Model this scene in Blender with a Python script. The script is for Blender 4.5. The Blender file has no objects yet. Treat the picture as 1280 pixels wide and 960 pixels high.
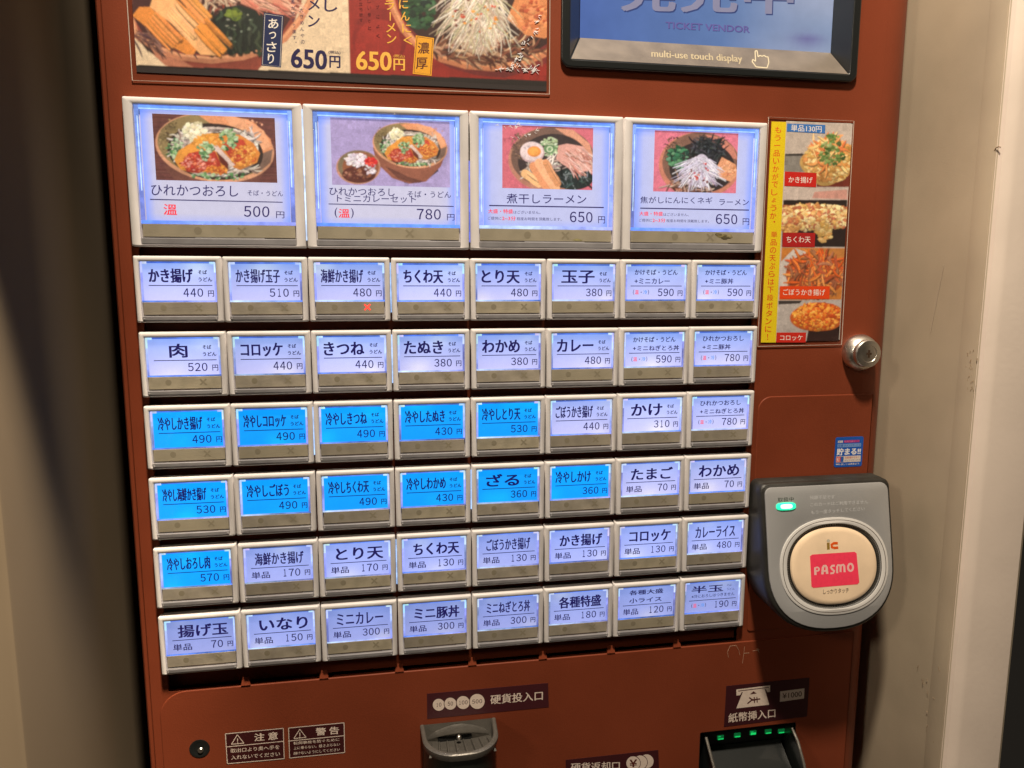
import bpy, bmesh, math, random
import numpy as np
from mathutils import Vector, Matrix
random.seed(7); rng = random.Random(11)
S = bpy.context.scene
COL = S.collection
U = 0.045                     # one button column of the machine, in metres
# ---------------------------------------------------------------- camera
RM = np.array([[0.9849048, 0.0020859, 0.1730843], [0.0222136, 0.9901363, -0.1383350], [-0.1716656, 0.1400917, 0.9751437]])
CAM = np.array([2.889964, -2.074028, 9.399543]); FPX = 917.809
def W(p): return Vector((p[0]*U, -p[2]*U, p[1]*U))
cd = bpy.data.cameras.new('camera'); cam = bpy.data.objects.new('camera', cd); COL.objects.link(cam)
rows = [W(RM[i]).normalized() for i in range(3)]
m = Matrix((rows[0], rows[1], rows[2])).transposed().to_4x4(); m.translation = W(CAM)
cam.matrix_world = m
cd.sensor_width = 36; cd.lens = FPX/1280*36; cd.clip_start = .01; cd.clip_end = 50
cd.dof.use_dof = True; cd.dof.focus_distance = 9.6*U; cd.dof.aperture_fstop = 16
S.camera = cam
# ---------------------------------------------------------------- world, lamps, exposure
w_ = bpy.data.worlds.new('World'); S.world = w_; w_.use_nodes = True
bg = w_.node_tree.nodes['Background']; bg.inputs[0].default_value = (1, .84, .66, 1); bg.inputs[1].default_value = .014
def area(name, loc, target, size, power, color, shape='DISK'):
    l = bpy.data.lights.new(name, 'AREA'); l.energy = power; l.size = size; l.color = color; l.shape = shape
    o = bpy.data.objects.new(name, l); COL.objects.link(o); o.location = W(loc)
    o.rotation_euler = (W(target)-W(loc)).to_track_quat('-Z', 'Y').to_euler(); return o
area('ceiling_downlight', (3.6, 18, 9), (3.5, -3, 0), .085, 18, (1, .85, .67))
area('room_lamp', (-25, 13, 25), (4, -6, 0), .22, 4.8, (1, .83, .65))
sl = bpy.data.lights.new('added_wall_spot', 'SPOT'); sl.energy = 400; sl.spot_size = math.radians(15); sl.spot_blend = .6; sl.color = (1, .82, .60); sl.shadow_soft_size = .10  # added lamp without a seen source, brightens the lower left wall
so_ = bpy.data.objects.new('added_wall_spot', sl); COL.objects.link(so_); so_.location = W((3.4, 18.6, 9.2))
so_.rotation_euler = (W((-3.2, -9.5, 2))-W((3.4, 18.6, 9.2))).to_track_quat('-Z', 'Y').to_euler()
S.view_settings.view_transform = 'Standard'; S.view_settings.look = 'None'
S.view_settings.exposure = 0; S.view_settings.gamma = 1
S.render.engine = 'CYCLES'; S.cycles.use_denoising = True
S.cycles.max_bounces = 8; S.cycles.transparent_max_bounces = 16

# ---------------------------------------------------------------- materials
def lin(c):
    f = lambda x: x/12.92 if x <= .04045 else ((x+.055)/1.055)**2.4
    return tuple(f(x/255) for x in c)
def mat(name, base, rough=.5, metal=0, bump=0, bscale=400, var=0, vscale=8, spec=.5, emit=None, estr=0, coat=0):
    m = bpy.data.materials.new(name); m.use_nodes = True; nt = m.node_tree; b = nt.nodes['Principled BSDF']
    b.inputs['Base Color'].default_value = (*base, 1); b.inputs['Roughness'].default_value = rough
    b.inputs['Metallic'].default_value = metal; b.inputs['Specular IOR Level'].default_value = spec
    b.inputs['Coat Weight'].default_value = coat
    tc = nt.nodes.new('ShaderNodeTexCoord')
    if emit: b.inputs['Emission Color'].default_value = (*emit, 1); b.inputs['Emission Strength'].default_value = estr
    if var:
        n = nt.nodes.new('ShaderNodeTexNoise'); n.inputs['Scale'].default_value = vscale; n.inputs['Detail'].default_value = 6
        nt.links.new(tc.outputs['Object'], n.inputs['Vector'])
        r = nt.nodes.new('ShaderNodeMapRange'); r.inputs[1].default_value = .3; r.inputs[2].default_value = .7
        r.inputs[3].default_value = 1-var; r.inputs[4].default_value = 1+var
        nt.links.new(n.outputs[0], r.inputs[0])
        v = nt.nodes.new('ShaderNodeVectorMath'); v.operation = 'SCALE'; v.inputs[0].default_value = base
        nt.links.new(r.outputs[0], v.inputs['Scale']); nt.links.new(v.outputs[0], b.inputs['Base Color'])
        r2 = nt.nodes.new('ShaderNodeMapRange'); r2.inputs[3].default_value = rough*.8; r2.inputs[4].default_value = min(1, rough*1.25)
        nt.links.new(n.outputs[0], r2.inputs[0]); nt.links.new(r2.outputs[0], b.inputs['Roughness'])
    if bump:
        n = nt.nodes.new('ShaderNodeTexNoise'); n.inputs['Scale'].default_value = bscale; n.inputs['Detail'].default_value = 3
        nt.links.new(tc.outputs['Object'], n.inputs['Vector'])
        bp = nt.nodes.new('ShaderNodeBump'); bp.inputs['Strength'].default_value = bump; bp.inputs['Distance'].default_value = .0005
        nt.links.new(n.outputs[0], bp.inputs['Height']); nt.links.new(bp.outputs[0], b.inputs['Normal'])
    return m
BROWN = (.215, .046, .019)
M = {}
M['brown'] = mat('brown_paint', BROWN, .45, bump=.16, bscale=1100, var=.15, vscale=11, spec=.25)
M['bezel'] = mat('ivory_plastic', (.72, .69, .68), .42, var=.07, vscale=60)
M['body'] = mat('button_body_plastic', (.12, .075, .05), .5)
M['bar'] = mat('status_bar_film', (.44, .39, .265), .45, bump=.25, bscale=1500, var=.10, vscale=90)
M['mark'] = mat('status_mark_print', (.33, .29, .19), .5)
M['markred'] = mat('lit_red_mark', (.8, .05, .03), .5, emit=(1, .06, .04), estr=1.6)
M['lip'] = mat('smoky_clear_plastic', (.33, .32, .31), .5, var=.12, vscale=120)
M['slot'] = mat('dark_gap', (.05, .025, .011), .6)
M['black'] = mat('black_plastic', (.014, .016, .016), .32, bump=.15, bscale=1200, coat=.2)
M['blackdust'] = mat('dusty_black_plastic', (.026, .025, .022), .42, var=.3, vscale=60, bump=.3, bscale=1500)
M['grey'] = mat('grey_metallic_paint', (.44, .445, .45), .36, metal=.25, bump=.08, bscale=1500, var=.03, vscale=30)
M['silver'] = mat('pale_silver_plastic', (.74, .73, .71), .3, metal=.1)
M['chrome'] = mat('lock_metal', (.70, .68, .63), .34, metal=1, var=.08, vscale=200)
M['steel'] = mat('brushed_bar', (.25, .215, .18), .42, metal=.5, var=.15, vscale=60)
M['coin'] = mat('dark_grey_casting', (.135, .125, .11), .38, metal=.4, bump=.3, bscale=700, var=.15, vscale=90)
M['coindark'] = mat('coin_cup_shell', (.022, .026, .022), .45, bump=.3, bscale=900)
M['cream'] = mat('pad_cream', (.86, .66, .45), .38, emit=(1, .70, .44), estr=.06, var=.10, vscale=45)
M['wall'] = mat('beige_wall_panel', (.48, .40, .29), .6, bump=.12, bscale=900, var=.13, vscale=14)
M['wall2'] = mat('pale_wall_edge', (.84, .72, .62), .5, bump=.15, bscale=300, var=.05, vscale=20)
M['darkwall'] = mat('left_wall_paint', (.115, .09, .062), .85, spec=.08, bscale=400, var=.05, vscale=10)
M['cloth'] = mat('shade_cloth', (.03, .04, .10), .9, bump=.4, bscale=900)
M['floor'] = mat('floor_tile', (.05, .04, .035), .6, var=.2, vscale=6)
M['led'] = mat('green_led', (.05, .6, .3), .3, emit=(.01, .8, .16), estr=.8)
M['leddim'] = mat('green_led_dim', (.02, .3, .12), .3, emit=(.01, .5, .12), estr=.15)
M['lamp'] = mat('reader_status_lamp', (.05, .7, .45), .3, emit=(.01, .8, .36), estr=1.2)
M['lampc'] = mat('reader_status_lamp_core', (.7, 1, .9), .3, emit=(.55, 1, .75), estr=1.3)
M['scratch'] = mat('bare_scratch', (.55, .36, .24), .5)

def attr_mat(name, emission, diffuse, rough, noise=.10, nscale=900, coat=0):
    m = bpy.data.materials.new(name); m.use_nodes = True; nt = m.node_tree; b = nt.nodes['Principled BSDF']
    a = nt.nodes.new('ShaderNodeVertexColor'); a.layer_name = 'ink'
    tc = nt.nodes.new('ShaderNodeTexCoord'); n = nt.nodes.new('ShaderNodeTexNoise')
    n.inputs['Scale'].default_value = nscale; n.inputs['Detail'].default_value = 5
    nt.links.new(tc.outputs['Object'], n.inputs['Vector'])
    r = nt.nodes.new('ShaderNodeMapRange'); r.inputs[1].default_value = .3; r.inputs[2].default_value = .7
    r.inputs[3].default_value = 1-noise; r.inputs[4].default_value = 1+noise
    nt.links.new(n.outputs[0], r.inputs[0])
    v = nt.nodes.new('ShaderNodeVectorMath'); v.operation = 'SCALE'
    nt.links.new(a.outputs[0], v.inputs[0]); nt.links.new(r.outputs[0], v.inputs['Scale'])
    d = nt.nodes.new('ShaderNodeVectorMath'); d.operation = 'SCALE'; d.inputs['Scale'].default_value = diffuse
    nt.links.new(v.outputs[0], d.inputs[0]); nt.links.new(d.outputs[0], b.inputs['Base Color'])
    b.inputs['Roughness'].default_value = rough; b.inputs['Coat Weight'].default_value = coat
    b.inputs['Coat Roughness'].default_value = .08
    if emission:
        nt.links.new(v.outputs[0], b.inputs['Emission Color']); b.inputs['Emission Strength'].default_value = emission
    return m
M['lit'] = attr_mat('backlit_print', 1.0, .22, .5, noise=.03, nscale=300)
M['litphoto'] = attr_mat('backlit_photo_print', .60, .62, .45, noise=.08, nscale=1700)
M['glow'] = attr_mat('edge_lit_acrylic', 1.15, .1, .3, noise=.22, nscale=260)
M['print'] = attr_mat('paper_print', 0, 1.18, .55, noise=.09, nscale=1500)
M['flat'] = attr_mat('flat_label_print', 0, 1, .5, noise=.06, nscale=500)
M['screen'] = attr_mat('display_picture', .46, .3, .3, noise=.05, nscale=90)

def clear_mat(name, bump, bscale, gloss=.06, tint=(1, 1, 1)):
    m = bpy.data.materials.new(name); m.use_nodes = True; nt = m.node_tree; nt.nodes.clear()
    out = nt.nodes.new('ShaderNodeOutputMaterial'); mx = nt.nodes.new('ShaderNodeMixShader')
    tr = nt.nodes.new('ShaderNodeBsdfTransparent'); tr.inputs[0].default_value = (*tint, 1)
    gl = nt.nodes.new('ShaderNodeBsdfGlossy'); gl.inputs['Roughness'].default_value = gloss
    lw = nt.nodes.new('ShaderNodeLayerWeight'); lw.inputs['Blend'].default_value = .5
    pw = nt.nodes.new('ShaderNodeMath'); pw.operation = 'POWER'; pw.inputs[1].default_value = 5
    fr = nt.nodes.new('ShaderNodeMath'); fr.operation = 'MULTIPLY_ADD'; fr.inputs[1].default_value = .9; fr.inputs[2].default_value = .04
    nt.links.new(lw.outputs['Facing'], pw.inputs[0]); nt.links.new(pw.outputs[0], fr.inputs[0])
    tc = nt.nodes.new('ShaderNodeTexCoord'); n = nt.nodes.new('ShaderNodeTexNoise'); n.inputs['Scale'].default_value = bscale
    n.inputs['Detail'].default_value = 4
    bp = nt.nodes.new('ShaderNodeBump'); bp.inputs['Strength'].default_value = bump; bp.inputs['Distance'].default_value = .001
    nt.links.new(tc.outputs['Object'], n.inputs['Vector']); nt.links.new(n.outputs[0], bp.inputs['Height'])
    nt.links.new(bp.outputs[0], gl.inputs['Normal'])
    nt.links.new(fr.outputs[0], mx.inputs[0]); nt.links.new(tr.outputs[0], mx.inputs[1]); nt.links.new(gl.outputs[0], mx.inputs[2])
    nt.links.new(mx.outputs[0], out.inputs[0]); return m
M['clear'] = clear_mat('clear_acrylic', .12, 250, .05, (.97, .97, 1))
M['laminate'] = clear_mat('laminate_film', .5, 90, .07, (.99, .99, .985))

# ---------------------------------------------------------------- object helpers
ORG = {}
def thing(name, label, cat, org, group=None):
    o = bpy.data.objects.new(name, None); COL.objects.link(o); o.empty_display_size = .02
    o.location = W(org); ORG[o] = org; o['label'] = label; o['category'] = cat
    if group: o['group'] = group
    return o
def link(name, me, parent=None, org=(0, 0, 0), label=None):
    o = bpy.data.objects.new(name, me); COL.objects.link(o); ORG[o] = org
    if parent is not None:
        o.parent = parent; po = ORG[parent]; o.location = W((org[0]-po[0], org[1]-po[1], org[2]-po[2]))
    else: o.location = W(org)
    if label: o['label'] = label
    return o
def finish(me, smooth=True, ang=35):
    if smooth:
        me.polygons.foreach_set('use_smooth', [True]*len(me.polygons)); me.set_sharp_from_angle(angle=math.radians(ang))
class MB:
    def __init__(s): s.v = []; s.f = []; s.mi = []; s.mats = []; s.T = None
    def _m(s, m):
        if m not in s.mats: s.mats.append(m)
        return s.mats.index(m)
    def add(s, vs, fs, m):
        b = len(s.v); i = s._m(m)
        s.v += [s.T(v) if s.T else v for v in vs]; s.f += [tuple(b+k for k in f) for f in fs]; s.mi += [i]*len(fs)
    def box(s, u0, u1, v0, v1, w0, w1, m):
        s.add([(u0, v0, w0), (u1, v0, w0), (u1, v1, w0), (u0, v1, w0), (u0, v0, w1), (u1, v0, w1), (u1, v1, w1), (u0, v1, w1)],
              [(0, 3, 2, 1), (4, 5, 6, 7), (0, 1, 5, 4), (1, 2, 6, 5), (2, 3, 7, 6), (3, 0, 4, 7)], m)
    def loft(s, rings, m, cap0=True, cap1=True, closed=True):
        n = len(rings[0]); vs = [p for r in rings for p in r]; fs = []
        for k in range(len(rings)-1):
            for i in range(n if closed else n-1):
                j = (i+1) % n; fs.append((k*n+i, k*n+j, (k+1)*n+j, (k+1)*n+i))
        if cap0: fs.append(tuple(range(n-1, -1, -1)))
        if cap1: fs.append(tuple((len(rings)-1)*n+i for i in range(n)))
        s.add(vs, fs, m)
    def tube(s, pts, r, m, n=8):
        rings = []
        for i, p in enumerate(pts):
            p = Vector(p); a = Vector(pts[max(i-1, 0)]); b = Vector(pts[min(i+1, len(pts)-1)]); d = (b-a).normalized()
            x = d.orthogonal().normalized() if i == 0 else (px - d*px.dot(d)).normalized(); px = x; y = d.cross(x)
            rr = r[i] if isinstance(r, (list, tuple)) else r
            rings.append([tuple(p+x*rr*math.cos(t*2*math.pi/n)+y*rr*math.sin(t*2*math.pi/n)) for t in range(n)])
        s.loft(rings, m)
    def mesh(s, name, org=(0, 0, 0), bevel=0, seg=2, smooth=True, ang=35):
        me = bpy.data.meshes.new(name)
        me.from_pydata([tuple(W((v[0]-org[0], v[1]-org[1], v[2]-org[2]))) for v in s.v], [], s.f)
        for m in s.mats: me.materials.append(m)
        me.polygons.foreach_set('material_index', s.mi)
        if True:
            bm = bmesh.new(); bm.from_mesh(me); bmesh.ops.recalc_face_normals(bm, faces=bm.faces)
            if bevel:
                es = [e for e in bm.edges if len(e.link_faces) == 2 and e.calc_face_angle(0) > math.radians(40)]
                bmesh.ops.bevel(bm, geom=es, offset=bevel*U, segments=seg, profile=.6, affect='EDGES', clamp_overlap=True)
            bm.to_mesh(me); bm.free()
        finish(me, smooth, ang); return me
    def obj(s, name, parent=None, org=None, label=None, **k):
        if org is None: org = ORG[parent] if parent is not None else (0, 0, 0)
        return link(name, s.mesh(name, org, **k), parent, org, label)

def rrect(u0, u1, v0, v1, r, n=6):
    if not isinstance(r, (list, tuple)): r = [r]*4          # order: bl, br, tr, tl
    pts = []
    for (cx, cy, a, rr) in ((u0+r[0], v0+r[0], 180, r[0]), (u1-r[1], v0+r[1], 270, r[1]), (u1-r[2], v1-r[2], 0, r[2]), (u0+r[3], v1-r[3], 90, r[3])):
        if rr <= 1e-5: pts.append((cx, cy)); continue
        for k in range(n+1):
            t = math.radians(a+90*k/n); pts.append((cx+rr*math.cos(t), cy+rr*math.sin(t)))
    return pts
def ell(cx, cy, rx, ry, n=40, p=2.0, rot=0):
    out = []
    for k in range(n):
        t = 2*math.pi*k/n; c, s_ = math.cos(t), math.sin(t)
        x = rx*math.copysign(abs(c)**(2/p), c); y = ry*math.copysign(abs(s_)**(2/p), s_)
        out.append((cx+x*math.cos(rot)-y*math.sin(rot), cy+x*math.sin(rot)+y*math.cos(rot)))
    return out
def plate(name, outer, holes, w0, w1, m, parent, bevel=.01, T=None, org=None, label=None, seg=2):
    """flat plate with holes, front at w1, back at w0, rounded front edges"""
    c = bpy.data.curves.new(name, 'CURVE'); c.dimensions = '2D'; c.fill_mode = 'BOTH'
    for loop in [outer]+list(holes):
        sp = c.splines.new('POLY'); sp.points.add(len(loop)-1); sp.use_cyclic_u = True
        for p, q in zip(sp.points, loop): p.co = (q[0], q[1], 0, 1)
    h = (w1-w0)/2; c.extrude = max(h-bevel, 0); c.bevel_depth = bevel; c.bevel_resolution = seg-1; c.offset = -bevel
    o = bpy.data.objects.new(name, c); COL.objects.link(o)
    me0 = bpy.data.meshes.new_from_object(o.evaluated_get(bpy.context.evaluated_depsgraph_get()))
    bpy.data.objects.remove(o); bpy.data.curves.remove(c)
    if org is None: org = ORG[parent] if parent is not None else (0, 0, 0)
    vs = []
    for v in me0.vertices:
        q = (v.co.x, v.co.y, v.co.z+(w0+w1)/2)
        if T: q = T(q)
        vs.append(tuple(W((q[0]-org[0], q[1]-org[1], q[2]-org[2]))))
    fs = [tuple(p.vertices) for p in me0.polygons]; bpy.data.meshes.remove(me0)
    me = bpy.data.meshes.new(name); me.from_pydata(vs, [], fs); me.materials.append(m)
    bm = bmesh.new(); bm.from_mesh(me); bmesh.ops.remove_doubles(bm, verts=bm.verts, dist=1e-6)
    bmesh.ops.recalc_face_normals(bm, faces=bm.faces); bm.to_mesh(me); bm.free()
    finish(me)
    for p in me.polygons:
        if p.area > (.25*U)**2 and len(p.vertices) <= 4 and not T: p.use_smooth = abs(p.normal.y) < .99
    if not T: me.polygons.foreach_set('use_smooth', [abs(p.normal.y) < .995 for p in me.polygons])
    return link(name, me, parent, org, label)

# ---------------------------------------------------------------- measuring: photograph point -> point on a plane of the machine
def ray(x, y): return RM.T @ np.array([(x-640)/FPX, -(y-480)/FPX, -1.0])
def face(x, y, w=-.1):
    d = ray(x, y); s = (w-CAM[2])/d[2]; p = CAM+d*s; return (float(p[0]), float(p[1]))

# ---------------------------------------------------------------- lettering (glyph outlines of the bundled font)
GL = {}
def glyphs(body, res=3):
    k = (body, res)
    if k in GL: return GL[k]
    c = bpy.data.curves.new('t', 'FONT'); c.body = body; c.resolution_u = res
    o = bpy.data.objects.new('t', c); COL.objects.link(o)
    me = bpy.data.meshes.new_from_object(o.evaluated_get(bpy.context.evaluated_depsgraph_get()))
    v = np.array([p.co[:2] for p in me.vertices]); f = [tuple(p.vertices) for p in me.polygons]
    bpy.data.objects.remove(o); bpy.data.curves.remove(c); bpy.data.meshes.remove(me)
    a, b = v.min(0), v.max(0); v = (v-a)/np.maximum(b-a, 1e-6); GL[k] = (v, f, float((b-a)[0]/(b-a)[1])); return GL[k]

class Sheet:
    """flat print: coloured shapes laid one above the other a hair apart; q maps drawing coordinates to the (u, v) of the sheet"""
    def __init__(s, w, q=None, T=None, step=1.2e-5): s.w = w; s.q = q; s.T = T; s.step = step; s.v = []; s.f = []; s.c = []; s.clip = None
    def P(s, x, y): return s.q(x, y) if s.q else (x, y)
    def up(s): s.w += s.step
    def raw(s, pts, faces, cols, raise_=True):
        if raise_: s.up()
        b = len(s.v); s.v += [(p[0], p[1], s.w) for p in pts]
        for i, f in enumerate(faces):
            s.f.append(tuple(b+k for k in f)); s.c.append(cols if isinstance(cols[0], float) else [cols[k] for k in f])
    def poly(s, pts, col, raise_=True):
        p = [s.P(*a) for a in pts]
        if s.clip: p = clip(p, s.clip)
        if len(p) < 3: return
        s.raw(p, [tuple(range(len(p)))], tuple(map(float, lin(col))), raise_)
    def ell(s, cx, cy, rx, ry, col, rot=0, n=28, p=2.0): s.poly(ell(cx, cy, rx, ry, n, p, math.radians(rot)), col)
    def blob(s, cx, cy, rx, ry, col, rough=.18, n=18, rot=0):
        ph = [rng.uniform(0, 6.28) for _ in range(4)]; out = []
        for k in range(n):
            t = 2*math.pi*k/n; r = 1+rough*sum(math.sin(t*(j+2)+ph[j])/(j+1.5) for j in range(4))
            x, y = rx*r*math.cos(t), ry*r*math.sin(t); a = math.radians(rot)
            out.append((cx+x*math.cos(a)-y*math.sin(a), cy+x*math.sin(a)+y*math.cos(a)))
        p = [s.P(*q) for q in out]
        if s.clip and not all(s.clip[0] < q[0] < s.clip[1] and s.clip[2] < q[1] < s.clip[3] for q in p): s.poly(out, col); return
        c = lin(col); m_ = s.P(cx-rx*.15, cy-ry*.2); vm = sum(q[1] for q in p)/len(p); hv = max(abs(q[1]-vm) for q in p) or 1
        k = min(.30, .16+3/max(rx, 4)*.12)
        s.raw([m_]+p, [(0, 1+i, 1+(i+1) % n) for i in range(n)], [tuple(float(x*(1+k*.9)) for x in c)]+[tuple(float(x*(1-k+k*.9*(q[1]-vm)/hv)) for x in c) for q in p])
    def stroke(s, pts, wd, col, taper=True):
        n = len(pts); L = []; R_ = []
        for i, (x, y) in enumerate(pts):
            a = pts[max(i-1, 0)]; b = pts[min(i+1, n-1)]; dx, dy = b[0]-a[0], b[1]-a[1]; d = math.hypot(dx, dy) or 1
            h = wd/2*((.35+.65*math.sin(math.pi*(i+.3)/(n-.4))) if taper else 1)
            L.append((x-dy/d*h, y+dx/d*h)); R_.append((x+dy/d*h, y-dx/d*h))
        pl = [s.P(*q) for q in L]; pr = [s.P(*q) for q in R_]
        if wd > 20 or not taper or (s.clip and not all(s.clip[0] < q[0] < s.clip[1] and s.clip[2] < q[1] < s.clip[3] for q in pl+pr)):
            s.up()
            for i in range(n-1): s.poly([L[i], L[i+1], R_[i+1], R_[i]], col, False)
            return
        c = lin(col); pm = [s.P(*q) for q in pts]; ver = []; cs = []
        if rng.random() < .45:
            dx, dy = s.P(pts[0][0]+wd*.35, pts[0][1]+wd*.45); dx -= pm[0][0]; dy -= pm[0][1]
            s.raw([(q[0]+dx, q[1]+dy) for q in pl]+[(q[0]+dx, q[1]+dy) for q in pr], [(i, i+1, n+i+1, n+i) for i in range(n-1)], tuple(float(x*.25) for x in c))
        for i in range(n):
            j = rng.uniform(.85, 1.12); ver += [pl[i], pm[i], pr[i]]; up = 1 if pl[i][1] > pr[i][1] else -1
            cs += [tuple(float(x*j*(1 if up > 0 else .6)) for x in c), tuple(float(min(1, x*j*1.12)) for x in c), tuple(float(x*j*(.6 if up > 0 else 1)) for x in c)]
        s.raw(ver, [f for i in range(n-1) for f in ((3*i, 3*i+1, 3*i+4, 3*i+3), (3*i+1, 3*i+2, 3*i+5, 3*i+4))], cs)
    def arc(s, cx, cy, r, a0, a1, wd, col, ry=None, n=7):
        ry = ry or r
        s.stroke([(cx+r*math.cos(math.radians(a0+(a1-a0)*k/(n-1))), cy+ry*math.sin(math.radians(a0+(a1-a0)*k/(n-1)))) for k in range(n)], wd, col)
    def speckle(s, n, cx, cy, rx, ry, r0, r1, cols, rot=0):
        for _ in range(n):
            t = rng.uniform(0, 6.283); k = math.sqrt(rng.random()); x, y = k*rx*math.cos(t), k*ry*math.sin(t); a = math.radians(rot)
            r = rng.uniform(r0, r1)
            s.blob(cx+x*math.cos(a)-y*math.sin(a), cy+x*math.sin(a)+y*math.cos(a), r, r*rng.uniform(.5, 1), jit(rng.choice(cols)), .3, 7, rng.uniform(0, 180))
    def strands(s, n, cx, cy, rx, ry, length, wd, cols, a0=0, a1=360, bend=60):
        for _ in range(n):
            t = rng.uniform(0, 6.283); k = math.sqrt(rng.random()); x, y = cx+k*rx*math.cos(t), cy+k*ry*math.sin(t)
            a = math.radians(rng.uniform(a0, a1)); l = length*rng.uniform(.5, 1.2); bd = math.radians(rng.uniform(-bend, bend)); pts = []
            for j in range(6): pts.append((x, y)); x += l/5*math.cos(a); y += l/5*math.sin(a); a += bd/5
            s.stroke(pts, wd*rng.uniform(.6, 1.3), jit(rng.choice(cols)))
    def grid(s, u0, u1, v0, v1, nx, ny, fn):
        """smoothly coloured rectangle in sheet coordinates; fn(a, b) -> linear colour"""
        pts = []; cs = []
        for j in range(ny+1):
            for i in range(nx+1):
                a, b = i/nx, j/ny; pts.append((u0+(u1-u0)*a, v0+(v1-v0)*b)); cs.append(tuple(map(float, fn(a, b))))
        fs = [(j*(nx+1)+i, j*(nx+1)+i+1, (j+1)*(nx+1)+i+1, (j+1)*(nx+1)+i) for j in range(ny) for i in range(nx)]
        s.raw(pts, fs, cs)
    def text(s, body, tl, tr, bl, col, bold=.012, res=3, lincol=None):
        """lettering filling the box given by its top left, top right and bottom left corners in sheet coordinates"""
        v, f, _ = glyphs(body, res); tl, tr, bl = map(np.array, (tl, tr, bl)); ex, ey_ = (tr-tl), (tl-bl)
        p = bl+np.outer(v[:, 0], ex)+np.outer(v[:, 1], ey_); h = np.linalg.norm(ey_)*bold; ux = ex/np.linalg.norm(ex); uy = ey_/np.linalg.norm(ey_)
        for dx, dy in ([(0, 0)] if bold <= 0 else [(-1, 0), (1, 0), (0, .6), (0, -.6)] if bold < .03 else [(-1, .5), (1, .5), (-1, -.5), (1, -.5), (0, 0)]):
            s.raw([tuple(map(float, a)) for a in p+ux*h*dx+uy*h*dy], f, lincol or tuple(map(float, lin(col))))
    def textbox(s, body, u0, u1, vt, vb, col, bold=.012, res=3, lincol=None): s.text(body, (u0, vt), (u1, vt), (u0, vb), col, bold, res, lincol)
    def digits(s, body, tl, tr, bl, col, bold=.012, lincol=None):
        full = {c: chr(0xFF10+int(c)) for c in '0123456789'}; n = len(body); tl, tr, bl = map(np.array, (tl, tr, bl)); ex = (tr-tl)/n
        for i, ch in enumerate(body):
            k = .22 if ch != '1' else .12; a = .11 if ch != '1' else .30; p0, p1 = tl+ex*(i+a), tl+ex*(i+1-a); s.text(full[ch], p0, p1, p0+(bl-tl), col, bold, 3, lincol)
    def digitpx(s, body, x0, y0, x1, y1, h, col, bold=.012): s.digits(body, s.P(x0, y0-h/2), s.P(x1, y1-h/2), s.P(x0, y0+h/2), col, bold)
    def textpx(s, body, x0, y0, x1, y1, h, col, bold=.012, res=3, q=None):
        """box by photograph points: (x0,y0) centre of its left end, (x1,y1) centre of its right end, height h"""
        s.text(body, s.P(x0, y0-h/2), s.P(x1, y1-h/2), s.P(x0, y0+h/2), col, bold, res)
    def column(s, body, x0, y0, x1, y1, size, col, bold=.012, res=3):
        """vertical writing from (x0,y0) to (x1,y1)"""
        n = len(body)
        for i, ch in enumerate(body):
            if ch == ' ': continue
            k = i/max(n-1, 1); x, y = x0+(x1-x0)*k, y0+(y1-y0)*k; h = size; wd = size
            if ch == 'ー': s.poly([(x-size*.07, y-h*.42), (x+size*.07, y-h*.42), (x+size*.05, y+h*.42), (x-size*.05, y+h*.42)], col); continue
            if ch == '一': s.poly([(x-wd*.45, y-h*.05), (x+wd*.45, y-h*.08), (x+wd*.45, y+h*.05), (x-wd*.45, y+h*.05)], col); continue
            if ch in '。、': s.ell(x+size*.25, y-size*.25, size*.13, size*.13, col, n=10); continue
            if ch in '！!': s.poly([(x-size*.08, y-h*.45), (x+size*.08, y-h*.45), (x+size*.04, y+h*.15), (x-size*.04, y+h*.15)], col); s.ell(x, y+h*.35, size*.08, size*.08, col, n=8); continue
            if ch in 'ょっゃ': wd = h = size*.7
            if ch in 'り': wd = size*.6
            s.text(ch, s.P(x-wd*.45, y-h*.45), s.P(x+wd*.45, y-h*.45), s.P(x-wd*.45, y+h*.45), col, bold, res)
    def obj(s, name, m, parent, org=None, label=None):
        if org is None: org = ORG[parent] if parent is not None else (0, 0, 0)
        vs = [s.T(v) if s.T else v for v in s.v]
        me = bpy.data.meshes.new(name)
        me.from_pydata([tuple(W((v[0]-org[0], v[1]-org[1], v[2]-org[2]))) for v in vs], [], s.f)
        a = me.color_attributes.new('ink', 'FLOAT_COLOR', 'CORNER'); buf = []
        for f, c in zip(s.f, s.c):
            if isinstance(c, tuple): buf += [c[0], c[1], c[2], 1.0]*len(f)
            else:
                for k in c: buf += [k[0], k[1], k[2], 1.0]
        a.data.foreach_set('color', buf); me.materials.append(m)
        return link(name, me, parent, org, label)
def jit(c, a=14):
    k = rng.uniform(-a, a); return tuple(min(255, max(0, x+k+rng.uniform(-5, 5))) for x in c)
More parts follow.
